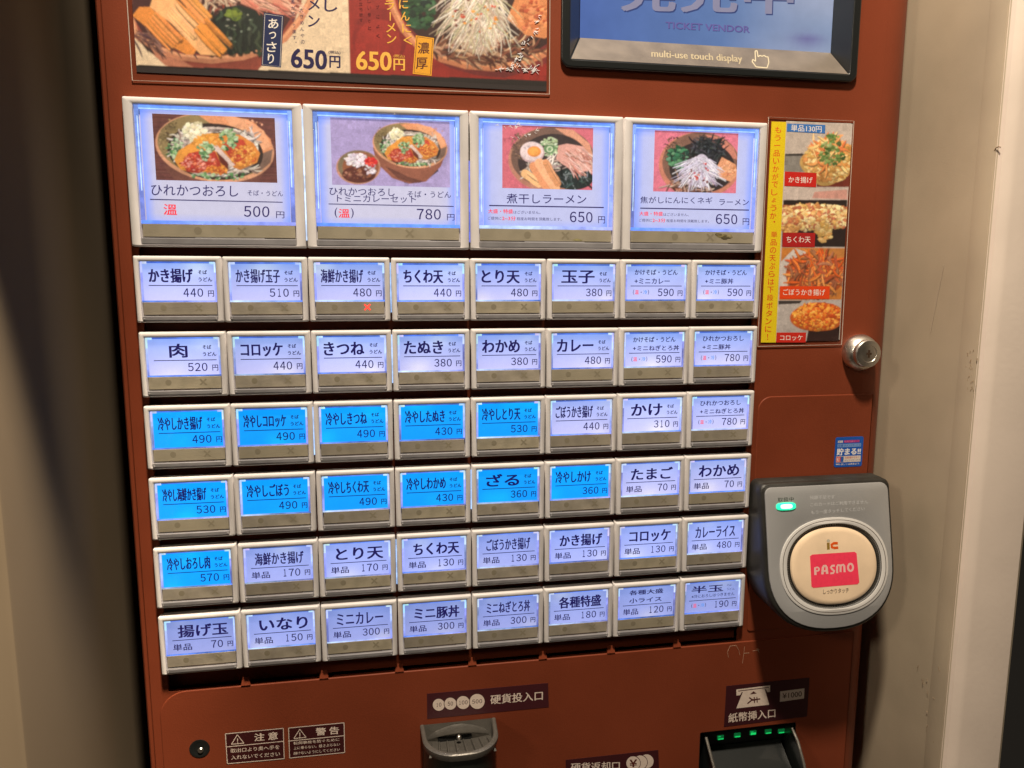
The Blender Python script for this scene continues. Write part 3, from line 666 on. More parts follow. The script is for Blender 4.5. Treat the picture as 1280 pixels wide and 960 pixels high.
# ---------------------------------------------------------------- food pictures
def cropq(ox, oy, k, w): return lambda x, y: face(ox+x/k, oy+y/k, w)
GREENS = [(95, 140, 85), (150, 185, 125), (60, 100, 60), (185, 205, 160)]
NOOD = [(225, 208, 190), (200, 180, 165), (240, 228, 212), (170, 148, 135)]
def cutlet_bowl(s, X, k=1.0, body=False):
    """bowl of soba with a split cutlet; X maps picture coordinates, k scales widths"""
    P = lambda *a: [X(x, y) for x, y in a]
    def E(cx, cy, rx, ry, c, rot=0): s.poly([X(x, y) for x, y in ell(cx, cy, rx, ry, 40, 2, math.radians(rot))], c)
    if body:
        s.poly(P((215, 330), (250, 470), (400, 610), (560, 660), (720, 640), (860, 500), (925, 330)), (150, 92, 70))
        s.poly(P((330, 500), (450, 610), (600, 655), (700, 640), (560, 600), (430, 540)), (110, 65, 52))
    else:
        s.poly(P((260, 420), (340, 520), (820, 520), (900, 400)), (120, 75, 62))
    E(567, 312, 358, 204, (222, 160, 120), 8); E(563, 303, 340, 190, (150, 128, 84), 8)
    s.poly(P((470, 118), (640, 110), (800, 160), (900, 260), (915, 330), (890, 400), (840, 440), (800, 330), (700, 220), (560, 180)), (232, 156, 108))
    s.poly(P((620, 118), (760, 142), (860, 210), (905, 300), (860, 330), (770, 230), (660, 180)), (240, 172, 126))
    s.poly(P((840, 350), (915, 320), (900, 400), (820, 470), (790, 460)), (140, 110, 92))
    def sp(n, cx, cy, rx, ry, r0, r1, cols):
        for _ in range(n):
            t = rng.uniform(0, 6.283); q = math.sqrt(rng.random()); r = rng.uniform(r0, r1)
            x, y = X(cx+q*rx*math.cos(t), cy+q*ry*math.sin(t)); s.blob(x, y, r*k, r*k*rng.uniform(.5, 1), jit(rng.choice(cols)), .3, 7, rng.uniform(0, 180))
    def st(n, cx, cy, rx, ry, l, wd, cols, a0=0, a1=360, bend=80):
        for _ in range(n):
            t = rng.uniform(0, 6.283); q = math.sqrt(rng.random()); x, y = X(cx+q*rx*math.cos(t), cy+q*ry*math.sin(t))
            a = math.radians(rng.uniform(a0, a1)); ll = l*k*rng.uniform(.5, 1.2); bd = math.radians(rng.uniform(-bend, bend)); pts = []
            for j in range(6): pts.append((x, y)); x += ll/5*math.cos(a); y += ll/5*math.sin(a); a += bd/5
            s.stroke(pts, wd*k*rng.uniform(.6, 1.3), jit(rng.choice(cols)))
    sp(90, 300, 250, 70, 110, 3, 7, [(120, 100, 64), (170, 146, 98), (105, 88, 58)])
    sp(60, 780, 220, 110, 80, 3, 7, [(214, 138, 94), (238, 176, 134)])
    def shd(cx, cy, rx, ry, am):
        x, y = X(cx, cy); s.shade(x, y, rx*k, ry*k, am)
    shd(300, 230, 130, 90, -.25); shd(850, 300, 60, 120, .12); shd(560, 500, 260, 40, .15); shd(880, 400, 60, 90, -.35)
    E(570, 335, 288, 168, (58, 44, 36), 6)
    for a in range(0, 360, 3):                       # noodles lying round the rim of the soup
        t = math.radians(a+rng.uniform(-4, 4)); q = rng.uniform(.78, .97); cx, cy = 570+270*q*math.cos(t), 335+150*q*math.sin(t)
        da = math.radians(rng.uniform(22, 45)); pts = []
        for j in range(6):
            tt = t+da*(j/5-.5); pts.append(X(570+270*q*math.cos(tt)+rng.uniform(-6, 6), 335+150*q*math.sin(tt)+rng.uniform(-5, 5)))
        s.stroke(pts, rng.uniform(9, 15)*k, jit(rng.choice(NOOD)))
    st(60, 385, 300, 60, 80, 55, 11, NOOD); st(50, 650, 445, 150, 30, 55, 11, NOOD, -30, 30); st(30, 760, 250, 60, 40, 50, 10, NOOD)
    sp(50, 330, 320, 50, 60, 6, 12, GREENS); sp(40, 600, 480, 170, 22, 6, 13, GREENS)
    sp(70, 445, 215, 62, 52, 10, 22, [(238, 228, 190), (226, 214, 168), (246, 238, 208)])
    s.poly(P((325, 385), (350, 330), (420, 285), (500, 230), (600, 225), (620, 300), (650, 440), (600, 468), (520, 455), (430, 462), (360, 440)), (226, 150, 62))
    s.poly(P((560, 250), (620, 225), (720, 235), (800, 285), (838, 345), (820, 400), (720, 445), (680, 430), (610, 340)), (222, 138, 60))
    s.poly(P((372, 400), (410, 345), (500, 325), (570, 335), (600, 400), (610, 450), (520, 440), (470, 465), (400, 455)), (184, 62, 44))
    s.poly(P((610, 300), (660, 250), (740, 265), (770, 320), (740, 380), (700, 400), (650, 360)), (190, 70, 46))
    s.poly(P((545, 285), (575, 290), (690, 415), (665, 425), (640, 400), (560, 320)), (232, 205, 190))
    s.poly(P((575, 330), (645, 400), (650, 445), (600, 400)), (120, 52, 34))
    shd(470, 330, 110, 40, .22); shd(700, 280, 110, 40, .2); shd(420, 455, 120, 30, -.35); shd(760, 430, 90, 28, -.35); shd(620, 400, 40, 60, -.3)
    sp(140, 470, 400, 110, 55, 4, 11, [(206, 88, 60), (170, 46, 36), (220, 120, 80), (232, 150, 130)])
    sp(110, 740, 360, 80, 60, 4, 11, [(226, 146, 60), (200, 96, 50), (240, 172, 84)])
    sp(70, 580, 445, 60, 26, 5, 11, [(214, 120, 48), (236, 160, 70), (180, 84, 36)])
    sp(60, 530, 270, 90, 40, 5, 12, [(240, 172, 80), (230, 154, 60)])
    sp(46, 515, 318, 52, 40, 8, 15, GREENS); sp(20, 508, 365, 18, 28, 7, 12, GREENS); sp(66, 650, 262, 52, 62, 8, 15, GREENS)

def pic_for(q, pts, col, w, res=175):
    p = [q(*a) for a in pts]; us = sorted(a[0] for a in p); vs = sorted(a[1] for a in p)
    s = Pic((us[0]+us[1])/2, (us[2]+us[3])/2, (vs[0]+vs[1])/2, (vs[2]+vs[3])/2, res, w, col); s.q = q; return s
CW = -.045
def photo1():
    s = pic_for(cropq(150, 120, 4.8, CW), [(197, 103), (932, 135), (940, 522), (212, 502)], (112, 66, 58), CW)
    for _ in range(30): y = rng.uniform(100, 520); s.stroke([(190+j*150, y+j*4+rng.uniform(-4, 4)) for j in range(6)], rng.uniform(3, 9), jit((112, 66, 58), 16))
    cutlet_bowl(s, lambda x, y: (x, y)); return s
def photo2():
    s = pic_for(cropq(380, 120, 4.8, CW), [(158, 128), (873, 155), (876, 550), (168, 530)], (176, 160, 206), CW)
    s.poly([(560, 470), (800, 430), (806, 450), (740, 500), (690, 522), (600, 520)], (70, 62, 72))
    cutlet_bowl(s, lambda x, y: (635+(x-567)*.632, 297+(y-312)*.66), .64, True)
    s.ell(326, 428, 132, 102, (196, 142, 112), 6); s.ell(324, 418, 120, 92, (130, 112, 84), 6); s.ell(340, 425, 108, 88, (150, 92, 60), 6)
    s.ell(330, 470, 100, 52, (96, 48, 38), 4); s.speckle(60, 330, 468, 96, 42, 4, 12, [(110, 58, 44), (140, 84, 58), (84, 40, 34), (160, 110, 84)])
    s.speckle(90, 312, 385, 62, 38, 6, 14, [(236, 226, 226), (248, 240, 240), (214, 200, 208)]); s.speckle(30, 400, 440, 30, 32, 6, 12, [(230, 220, 222), (206, 190, 196)])
    s.speckle(50, 402, 398, 34, 28, 6, 12, [(226, 52, 44), (200, 40, 40), (240, 90, 70)]); return s
def menma(s, X, cols, wd=1):
    for (a, b_, w) in (((335, 440), (420, 500), 52), ((390, 395), (470, 520), 56), ((425, 375), (525, 530), 60), ((465, 372), (540, 500), 44)):
        c = jit(rng.choice(cols), 8); s.stroke([X(a[0]+(b_[0]-a[0])*t/5+rng.uniform(-3, 3), a[1]+(b_[1]-a[1])*t/5) for t in range(6)], w*wd, c, False)
        s.stroke([X(a[0]+12+(b_[0]-a[0])*t/5, a[1]-6+(b_[1]-a[1])*t/5) for t in range(6)], w*wd*.3, tuple(min(255, x+20) for x in c))
def photo3():
    s = pic_for(cropq(590, 130, 5.05, CW), [(193, 128), (762, 155), (762, 543), (190, 530)], (214, 112, 124), CW)
    s.ell(505, 352, 270, 205, (196, 136, 112), 10, 40); s.ell(510, 338, 258, 190, (120, 92, 78), 10, 40)
    s.poly([(520, 150), (640, 165), (740, 250), (768, 340), (730, 330), (640, 230)], (226, 160, 128)); s.ell(515, 362, 222, 172, (62, 50, 48), 8, 40)
    s.speckle(120, 300, 270, 50, 90, 3, 7, [(110, 84, 70), (150, 116, 94), (84, 64, 56)])
    s.strands(70, 440, 400, 110, 60, 80, 9, NOOD)
    s.ell(642, 470, 122, 72, (34, 44, 42), 0); s.strands(50, 640, 470, 100, 56, 60, 8, [(28, 38, 36), (50, 66, 60), (70, 90, 82), (130, 140, 140)])
    s.poly([(530, 345), (545, 262), (600, 250), (700, 268), (755, 330), (760, 385), (730, 425), (650, 425), (570, 380)], (226, 168, 152))
    s.strands(60, 650, 340, 95, 70, 80, 7, [(240, 190, 172), (208, 140, 124), (246, 206, 190), (196, 124, 104)], 20, 60, 40)
    s.speckle(60, 490, 268, 54, 62, 7, 15, [(176, 196, 150), (214, 222, 190), (120, 156, 104)])
    for k in (30, 21, 12): s.ell(490, 285, k, k*.95, [(96, 136, 90), (206, 218, 180), (120, 160, 110)][(30-k)//9])
    s.ell(380, 305, 76, 66, (214, 180, 178), 20); s.ell(378, 298, 73, 60, (238, 216, 212), 20); s.ell(392, 300, 43, 34, (236, 150, 70), 8); s.ell(390, 299, 30, 24, (244, 170, 84), 8)
    menma(s, lambda x, y: (x, y), [(226, 160, 110), (236, 178, 130), (214, 140, 96)]); return s
def photo4():
    s = pic_for(cropq(780, 140, 5.33, CW), [(205, 120), (757, 145), (750, 543), (195, 527)], (226, 124, 142), CW)
    s.ell(505, 355, 268, 218, (206, 132, 106), 16, 40); s.ell(512, 340, 252, 200, (132, 96, 78), 16, 40); s.poly([(540, 150), (650, 170), (730, 240), (757, 320), (700, 300), (620, 230)], (206, 132, 110))
    s.speckle(160, 330, 270, 70, 110, 3, 7, [(90, 66, 54), (150, 112, 88), (60, 46, 42)])
    s.ell(520, 370, 216, 168, (52, 42, 40), 12, 40)
    s.speckle(110, 362, 300, 66, 76, 8, 17, [(40, 92, 62), (60, 120, 80), (26, 60, 46), (100, 150, 110)])
    s.strands(230, 555, 250, 100, 78, 60, 7, [(30, 36, 36), (52, 56, 58), (18, 22, 26), (76, 78, 84)])
    s.strands(80, 450, 490, 150, 50, 80, 9, [(206, 176, 158), (150, 108, 88), (176, 138, 120), (110, 74, 60)])
    s.poly([(608, 385), (650, 300), (740, 350), (755, 420), (710, 465), (640, 440)], (230, 160, 116)); s.speckle(50, 690, 385, 50, 50, 6, 14, [(240, 178, 136), (216, 136, 94), (236, 168, 120)])
    s.blob(505, 400, 90, 95, (206, 196, 212), .2, 22); s.speckle(150, 505, 400, 110, 100, 4, 11, [(232, 226, 240), (200, 190, 208), (180, 164, 184)])
    for _ in range(260):
        a = math.radians(rng.uniform(20, 160)); l = rng.uniform(50, 150); x0, y0 = 500+rng.uniform(-50, 50), 320+rng.uniform(-20, 90)
        s.stroke([(x0, y0), (x0+l*.5*math.cos(a), y0+l*.4*math.sin(a)), (x0+l*math.cos(a)*1.2, y0+l*math.sin(a))], rng.uniform(3.5, 6.5), jit(rng.choice([(232, 226, 240), (214, 204, 222), (245, 240, 250), (188, 170, 190)])))
    s.speckle(22, 500, 410, 90, 80, 4, 9, [(220, 110, 60), (120, 60, 50), (200, 60, 60)]); return s
bigs = []
BIG = [('ひれかつおろし', '500', photo1), ('ひれかつおろし ミニカレーセット', '780', photo2), ('煮干しラーメン', '650', photo3), ('焦がしにんにくネギ ラーメン', '650', photo4)]
BH = 1.6906
BIGH = housing_mesh(1.984, BH, .105, .072, .022)
BIGBAR = simple('status_bar', (.125, 1.859, -1.575, -1.425, -.055, -.03, M['bar'])); BIGLIP = simple('cover_lip', (.112, 1.872, -1.662, -1.590, -.055, .004, M['lip']), bevel=.006)
BIGSLOT = simple('slot_line', (.7, 1.5, -1.589, -1.580, -.055, -.022, M['lip'])); BIGCOV = cover_mesh(.112, 1.872, -.08, -1.665, -.05, .022)
BDOT, BCROSS = marks_sheet(.74, 1.24, -1.50, .045)
for i, (nm, pr, ph) in enumerate(BIG):
    org = (2*i+.008, 0, 0)
    o = link('large_button', BIGH, mach, org, 'large picture button reading %s %s円' % (nm, pr))
    bigs.append(o); off = lambda v, g=org: (v[0]+g[0], v[1]+g[1], v[2]+g[2])
    c = Sheet(-.047)
    wt = (.60, .58, .72) if i < 2 else (.53, .55, .80)
    def fn(a, b, wt=wt, i=i):
        e = max(0, 1-min(a, 1-a)/.10)**2; g = max(0, 1-(1-b)/.10)**2; q = min(1, e*.8+g*.5+(max(0, 1-b/.06)**2)*.4)
        return tuple(wt[j]*(1-q)+(.20, .34, 1.05)[j]*q for j in range(3))
    c.grid(.175, 1.809, -1.405, -.13, 16, 12, fn); c.T = off; c.obj('card', M['lit'], o)
    g = glow_mesh(1.984, .115, 1.869, -.084, -1.425, True, 90+i); g.T = off; g.obj('light_guide', M['glow'], o)
    for nme, me in (('status_bar', BIGBAR), ('cover_lip', BIGLIP), ('slot_line', BIGSLOT), ('clear_cover', BIGCOV)): link(nme, me, o, org)
    mo = (org[0], org[1], -.03); link('dot_mark', BDOT, o, mo); link('cross_mark', BCROSS, o, mo)
    p = ph(); p.finish('food_photo', M['litphoto'], o, .9, .045)
    t = Sheet(-.0435, step=3e-6)
    ink = (40, 26, 92); rd = (250, 60, 70)
    def tp(q, body, x0, yc0, x1, yc1, h, col=ink, bold=.004): t.q = q; t.textpx(body, x0, yc0, x1, yc1, h, col, bold)
    if i == 0:
        q = cropq(150, 120, 4.8, -.0435); tp(q, 'ひれかつおろし', 187, 562, 710, 572, 66); tp(q, 'そば・うどん', 765, 580, 978, 586, 32)
        t.q = q; t.poly([(180, 617), (976, 635), (976, 640), (180, 623)], ink); tp(q, '溫', 262, 680, 342, 682, 64, rd, .02)
        t.q = q; t.digitpx('500', 738, 692, 902, 695, 64, ink, .012); tp(q, '円', 937, 712, 986, 714, 40)
    elif i == 1:
        q = cropq(380, 120, 4.8, -.0435); tp(q, 'ひれかつおろし', 152, 570, 545, 578, 46); tp(q, 'そば・うどん', 620, 588, 882, 592, 38)
        tp(q, 'トミニカレーセット', 198, 614, 672, 620, 44); t.q = q; t.poly([(148, 645), (898, 660), (898, 665), (148, 650)], ink)
        tp(q, '(', 184, 700, 200, 700, 60); tp(q, '溫', 208, 703, 274, 704, 52, rd, .02); tp(q, ')', 282, 703, 298, 703, 60); t.q = q; t.digitpx('780', 672, 708, 826, 711, 62, ink, .012); tp(q, '円', 858, 727, 903, 728, 38)
    else:
        q = cropq(590, 130, 5.05, -.0435) if i == 2 else cropq(780, 140, 5.33, -.0435); dx = 0 if i == 2 else -6
        if i == 2: tp(q, '煮干しラーメン', 218, 596, 722, 602, 62)
        else: tp(q, '焦がしにんにくネギ', 108, 585, 590, 590, 46); tp(q, 'ラーメン', 634, 600, 832, 602, 40)
        t.q = q; t.poly([(108, 637), (832, 650), (832, 657), (108, 644)], ink)
        tp(q, '大盛・特盛', 102, 676, 258, 678, 27, rd, .02); tp(q, 'はございません。', 262, 682, 432, 684, 20, ink, 0)
        tp(q, 'ご提供に', 100, 720, 186, 722, 20, ink, 0); tp(q, '2~3分', 190, 721, 276, 722, 27, rd, .02); tp(q, '程度お時間を頂戴致します。', 282, 724, 566, 728, 20, ink, 0)
        t.digitpx('650', 613+dx, 712, 766+dx, 716, 66, ink, .012); tp(q, '円', 797+dx, 730, 840+dx, 732, 44)
    t.obj('lettering', M['lit'], o)

# ---------------------------------------------------------------- touch display
b = plate('touch_display', rrect(5.17, 9.28, .585, 4.4, .12, 6), [rrect(5.29, 9.165, .685, 4.28, .03)], -.10, -.04, M['black'], mach, bevel=.02, seg=3, label='touch display with black frame')
disp = b
b = MB(); b.loft([[(5.29, .685, -.06), (9.165, .685, -.06), (9.165, 4.28, -.06), (5.29, 4.28, -.06)], [(5.50, 1.056, -.40), (9.085, 1.056, -.40), (9.085, 4.1, -.40), (5.50, 4.1, -.40)]], M['black'], False, False)
b.obj('inner_bezel', disp, smooth=False)
b = MB(); b.add([(5.303, .690, -.056), (9.152, .690, -.056), (9.08, 1.05, -.386), (5.506, 1.05, -.386)], [(0, 1, 2, 3)], M['steel']); b.obj('metal_bar', disp, smooth=False)
s = Sheet(-.392)
def scr(a, b_):
    c0 = np.array([.10, .19, .56]); c1 = np.array([.20, .33, .60]); c2 = np.array([.66, .70, .90]); c3 = np.array([.22, .22, .50])
    n = .5+.5*math.sin(a*7+b_*9)*math.cos(b_*13-a*4); c = c0*(1-a)+c1*a; k = max(0, a-.55)*1.5*(.4+.6*n)
    c = c*(1-k)+c2*k; k2 = math.exp(-((a-.90)**2/.004+(b_-.05)**2/.0006))
    return tuple(c*(1-k2)+c3*k2)
s.grid(5.5, 9.085, 1.05, 4.1, 40, 36, scr); s.obj('screen', M['screen'], disp)
s = Sheet(-.390, q=lambda x, y: face(690+x/3.2, y/3.2, -.390))
for dx, dy, c in ((4, 5, (70, 84, 140)), (0, 0, (158, 158, 190))):
    s.textpx('発売中', 268+dx, -42+dy, 965+dx, -20+dy, 165, c, .035)
    s.textpx('TICKET VENDOR', 455+dx*.3, 100+dy*.3, 790+dx*.3, 118+dy*.3, 26, c if dx else (122, 112, 184), .03)
s.obj('screen_lettering', M['screen'], disp)
# lettering on the sloping bar
bar0, bar1 = np.array((5.303, .690, -.056)), np.array((5.506, 1.05, -.386)); bn = np.array((0, .33, .36)); bn = bn/np.linalg.norm(bn)
bex = np.array((1., 0, 0)); bey = np.array((0, .36, -.33)); bey /= np.linalg.norm(bey)
def onbar(x, y):
    d = ray(x, y); s_ = np.dot(bar0-CAM, bn)/np.dot(d, bn); p = CAM+d*s_-bar0; return (float(p@bex), float(p@bey))
Tb = lambda v: tuple(bar0+bex*v[0]+bey*v[1]+bn*(v[2]+.002))
s = Sheet(0, q=lambda x, y: onbar(690+x/3.2, y/3.2), T=Tb)
s.textpx('multi-use touch display', 398, 218, 758, 240, 36, (168, 156, 128), .014)
hand = [(812, 205), (820, 203), (824, 228), (832, 222), (840, 226), (848, 222), (856, 228), (864, 228), (867, 250), (860, 272), (816, 268), (800, 246), (803, 238), (814, 246)]
for a, b_ in zip(hand, hand[1:]+hand[:1]): s.stroke([a, ((a[0]+b_[0])/2, (a[1]+b_[1])/2), b_], 4, (196, 186, 158), False)
s.obj('bar_lettering', M['flat'], disp)

# ---------------------------------------------------------------- laminated poster, strip menu, sticker
PW = -.088
def laminate(name, parent, outer, w):
    b = MB(); b.loft([[(x, y, w-.006) for x, y in outer], [(x, y, w) for x, y in outer]], M['laminate']); return b.obj(name, parent, smooth=False)
post = thing('menu_poster', 'laminated ramen poster with two big bowls, half cream and half red', 'poster', (2.58, .19, -.09))
b = MB(); o_ = [(.165, .29), (4.996, .29), (4.996, 4.0), (.165, 4.0)]; b.loft([[(x, y, -.0965) for x, y in o_], [(x, y, -.0905) for x, y in o_]], mat('poster_card', (.05, .04, .04), .5)); b.obj('backing', post, smooth=False)
wf = lambda c: tuple(map(float, lin(c)))
s = Sheet(-.0902); s.raw([(.167, 1.86), (2.578, 1.86), (2.578, 3.9), (.167, 3.9)], [(0, 1, 2, 3)], wf((240, 218, 190)))
s.raw([(2.578, 1.86), (4.994, 1.86), (4.994, 3.9), (2.578, 3.9)], [(0, 1, 2, 3)], wf((158, 44, 36))); s.obj('upper_sheet', M['print'], post)
s = Pic(.167, 4.994, .352, 1.88, 135, -.0898, (236, 214, 186)); s.cl = None
XM = int((2.578-.167)*135); s.im[:, XM:] = lin((158, 44, 36)); s.cl = (0, XM, 0, s.ny)
s.q = lambda x, y: face(150+x/4.571, y/4.571, -.09)
s.poly([(60, 150), (100, 230), (250, 350), (280, 384), (780, 408), (880, 300), (980, 160), (1040, 0), (60, -200)], (150, 72, 58))
s.poly([(110, 240), (260, 375), (420, 384), (330, 330), (200, 270)], (196, 130, 104))
rim = [(60, 90), (90, 200), (200, 275), (340, 325), (520, 345), (700, 325), (830, 285), (940, 220), (1030, 110), (1090, 0), (1130, -120)]
s.stroke(rim, 40, (206, 140, 108), False); s.stroke([(x, y-12) for x, y in rim], 14, (228, 168, 130), False)
s.poly([(70, -200), (70, 90), (130, 190), (300, 285), (500, 318), (700, 298), (830, 255), (930, 180), (1000, 60), (1080, -200)], (74, 40, 40))
s.strands(130, 250, 200, 190, 60, 110, 11, [(110, 70, 66), (150, 110, 100), (90, 60, 70), (70, 44, 48)], 0, 60, 30)
s.strands(60, 560, 0, 120, 50, 110, 12, [(226, 200, 180), (200, 160, 140), (150, 70, 60)])
s.poly([(500, 130), (600, 40), (680, 30), (800, 70), (830, 120), (825, 270), (740, 300), (590, 312), (560, 250), (500, 150)], (30, 40, 34))
for _ in range(46):
    x, y = rng.uniform(520, 800), rng.uniform(60, 290); l = rng.uniform(40, 110)
    s.stroke([(x, y), (x+rng.uniform(-14, 14), y+l*.3), (x+rng.uniform(-20, 20), min(y+l*.6, 300)), (x+rng.uniform(-22, 22), min(y+l, 305))], rng.uniform(10, 26), jit(rng.choice([(24, 34, 30), (44, 58, 44), (58, 72, 54), (34, 44, 40)])))
s.speckle(16, 660, 150, 100, 90, 5, 12, [(120, 132, 120), (90, 104, 88), (150, 150, 140)]); s.speckle(14, 650, 80, 40, 24, 12, 26, [(120, 140, 56), (90, 112, 50)])
s.poly([(680, -60), (690, 20), (760, 50), (900, 80), (960, 90), (1010, 20), (1020, -60)], (222, 150, 130))
s.strands(40, 850, 10, 140, 50, 110, 10, [(236, 176, 156), (206, 120, 104), (244, 196, 176)], 10, 40, 30)
for pts, c in (([(70, 90), (110, 40), (170, 40), (440, 280), (420, 312), (380, 312), (250, 240), (120, 130)], (232, 150, 72)),
               ([(170, 40), (200, -60), (290, -60), (360, 60), (580, 290), (560, 318), (460, 312), (300, 140)], (246, 190, 134)),
               ([(330, -60), (420, -60), (500, 110), (470, 150), (400, 90)], (238, 160, 84)), ([(430, 150), (510, 135), (590, 265), (580, 285), (540, 240)], (236, 150, 62))):
    s.poly(pts, c)
    xs = sum(p[0] for p in pts)/len(pts); ys = sum(p[1] for p in pts)/len(pts)
    for _ in range(12):
        a = rng.uniform(-60, 60); s.stroke([(xs+a*.6-70, ys-a*.6-75), (xs+a*.6, ys-a*.6), (xs+a*.6+70, ys-a*.6+72)], rng.uniform(14, 30), jit((c[0]+4, c[1]+8, c[2]+12), 7))
left = s; s = Sheet(-.0890, q=s.q)
s.poly([(822, 72), (935, 88), (920, 386), (808, 374)], (26, 38, 84)); s.stroke([(828, 80), (928, 94), (914, 380), (814, 368), (828, 80)], 3, (200, 196, 190), False)
s.column('あっさり', 876, 135, 862, 335, 62, (236, 230, 222), .02)
s.column('メン', 1108, 25, 1108, 120, 72, (40, 28, 78), .02); s.column('し', 1205, 30, 1200, 50, 80, (40, 28, 78), .02)
s.column('はるか 大きめんやの', 1030, -90, 1044, 240, 24, (84, 70, 100), 0); s.column('旨味の風が広がります。', 982, -90, 1000, 248, 24, (84, 70, 100), 0)
s.textpx('650', 980, 330, 1180, 345, 108, (34, 26, 78), .035); s.textpx('円', 1198, 352, 1258, 355, 66, (34, 26, 78), .03); s.textpx('(税込)', 1192, 298, 1260, 302, 20, (34, 26, 78), .01)
# right half
words = s; s = left; s.q = lambda x, y: face(420+x/4.571, y/4.571, -.09); s.cl = (XM, s.nx, 0, s.ny)
s.ell(250, 220, 155, 170, (142, 36, 32), 0); s.ell(240, 260, 130, 150, (162, 46, 38), 0)
s.poly([(330, -150), (380, 60), (420, 190), (500, 300), (640, 385), (800, 430), (960, 445), (1120, 400), (1260, 330), (1300, -200)], (128, 46, 46))
rim = [(300, -60), (330, 60), (385, 170), (470, 265), (600, 335), (740, 375), (900, 388), (1060, 365), (1180, 310), (1290, 240)]
s.stroke(rim, 40, (204, 132, 96), False); s.stroke([(x, y-12) for x, y in rim], 14, (228, 164, 122), False)
s.poly([(330, -200), (360, 60), (420, 160), (520, 255), (660, 325), (820, 360), (960, 358), (1100, 320), (1220, 240), (1300, 150), (1300, -200)], (60, 34, 34))
s.speckle(110, 480, 60, 80, 110, 12, 30, [(30, 62, 40), (44, 84, 54), (22, 40, 32), (70, 110, 76)])
s.strands(190, 830, 285, 300, 60, 110, 14, [(196, 150, 122), (150, 96, 74), (216, 180, 150), (96, 52, 44), (120, 70, 56)], -50, 50, 90)
s.poly([(975, 110), (1060, -100), (1300, -100), (1300, 170), (1190, 220), (1080, 200)], (222, 146, 96)); s.speckle(70, 1130, 100, 100, 90, 8, 22, [(236, 166, 116), (206, 124, 80), (180, 90, 60), (230, 150, 100)])
s.blob(815, 120, 120, 130, (222, 204, 188), .2, 22); s.blob(800, 230, 130, 60, (200, 172, 150), .25, 22); s.speckle(260, 815, 130, 150, 150, 5, 16, [(236, 226, 212), (210, 190, 176), (190, 164, 146), (228, 222, 190)])
for _ in range(420):
    a = math.radians(rng.uniform(35, 150)); l = rng.uniform(100, 330); x0, y0 = 800+rng.uniform(-90, 100), -10+rng.uniform(-80, 90)
    b_ = rng.uniform(-70, 70); l *= .85; s.stroke([(x0+l*q*math.cos(a)+b_*(q*(1-q)*2.2), min(y0+l*q*math.sin(a)+abs(b_)*q*q*.3, 345)) for q in (0, .2, .4, .6, .8, 1)], rng.uniform(3.5, 7.5), jit(rng.choice([(240, 232, 220), (224, 206, 190), (250, 244, 236), (200, 176, 160), (216, 214, 176)])))
s.speckle(30, 810, 90, 150, 100, 5, 11, [(200, 70, 40), (120, 50, 40), (226, 150, 50)])
s.shade(640, 350, 200, 60, -.2); s.shade(880, 420, 260, 40, -.3); s.shade(800, 60, 160, 120, .12)
s.q = lambda x, y: face(150+x/4.571, y/4.571, -.09); s.cl = (0, XM, 0, s.ny); s.shade(500, 350, 260, 30, -.3); s.shade(300, 120, 200, 120, .12); s.shade(660, 250, 140, 80, -.25)
s.q = lambda x, y: face(150+x/4.571, y/4.571, -.09); s.cl = None
for k_ in range(s.nx):                               # black strip along the foot of the poster, very slightly aslant
    e_ = int((.022+.05*k_/s.nx)*135)
    s.im[:e_, k_] = lin((34, 26, 24))
s.finish('bowl_photos', M['print'], post, .75, .045)
s = words; s.q = lambda x, y: face(420+x/4.571, y/4.571, -.09)
s.column('にんにく', 386, 25, 412, 230, 56, (236, 180, 70), .02); s.column('ラーメン', 306, 30, 318, 222, 58, (236, 180, 70), .02)
for k, tx in enumerate(('スープによく', '香ばしい香りと', '旨味が立ちます')): s.column(tx, 236-k*48, -70, 240-k*48, 205-k*45, 22, (96, 24, 30), 0)
s.textpx('650', 118, 345, 315, 352, 105, (240, 186, 80), .035); s.textpx('円', 330, 368, 392, 371, 66, (240, 186, 80), .03); s.textpx('(税込)', 330, 320, 392, 324, 20, (240, 186, 80), .01)
s.poly([(456, 202), (560, 218), (546, 434), (438, 422)], (232, 166, 42)); s.stroke([(463, 210), (552, 224), (539, 426), (446, 414), (463, 210)], 3, (90, 30, 24), False)
s.column('濃厚', 500, 275, 490, 362, 72, (84, 26, 24), .02)
s.obj('printed_sheet', M['print'], post)
laminate('clear_film', post, [(.114, .193), (5.032, .255), (5.02, 4.1), (.12, 4.1)], -.083)
M['film_edge'] = mat('laminate_edge', (.62, .52, .44), .25)
b = MB(); b.tube([(.114, 4.1, -.083), (.114, .193, -.083), (2.5, .222, -.081), (5.032, .255, -.083), (5.02, 4.1, -.083)], .0055, M['film_edge'], 6); b.obj('film_edge', post)
# glints of the crinkled film near its right edge, painted white on raised folds
M['glint'] = mat('white_glint', (.95, .96, 1), .3, metal=0, spec=1.0)
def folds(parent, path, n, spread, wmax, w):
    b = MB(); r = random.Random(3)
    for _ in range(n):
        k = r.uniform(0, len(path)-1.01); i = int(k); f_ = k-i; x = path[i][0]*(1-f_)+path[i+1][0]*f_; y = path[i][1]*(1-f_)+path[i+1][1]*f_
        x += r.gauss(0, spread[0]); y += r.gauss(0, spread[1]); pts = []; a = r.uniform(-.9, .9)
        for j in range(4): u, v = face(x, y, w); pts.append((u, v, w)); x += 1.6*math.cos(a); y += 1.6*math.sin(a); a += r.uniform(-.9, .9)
        b.tube(pts, [.001, wmax*r.uniform(.5, 1), wmax*r.uniform(.4, 1), .001], M['glint'], 5)
    return b.obj('film_glint', parent)
folds(post, [(673, 20), (668, 40), (652, 60), (646, 74), (640, 82)], 40, (1.4, 1.6), .0055, -.083)
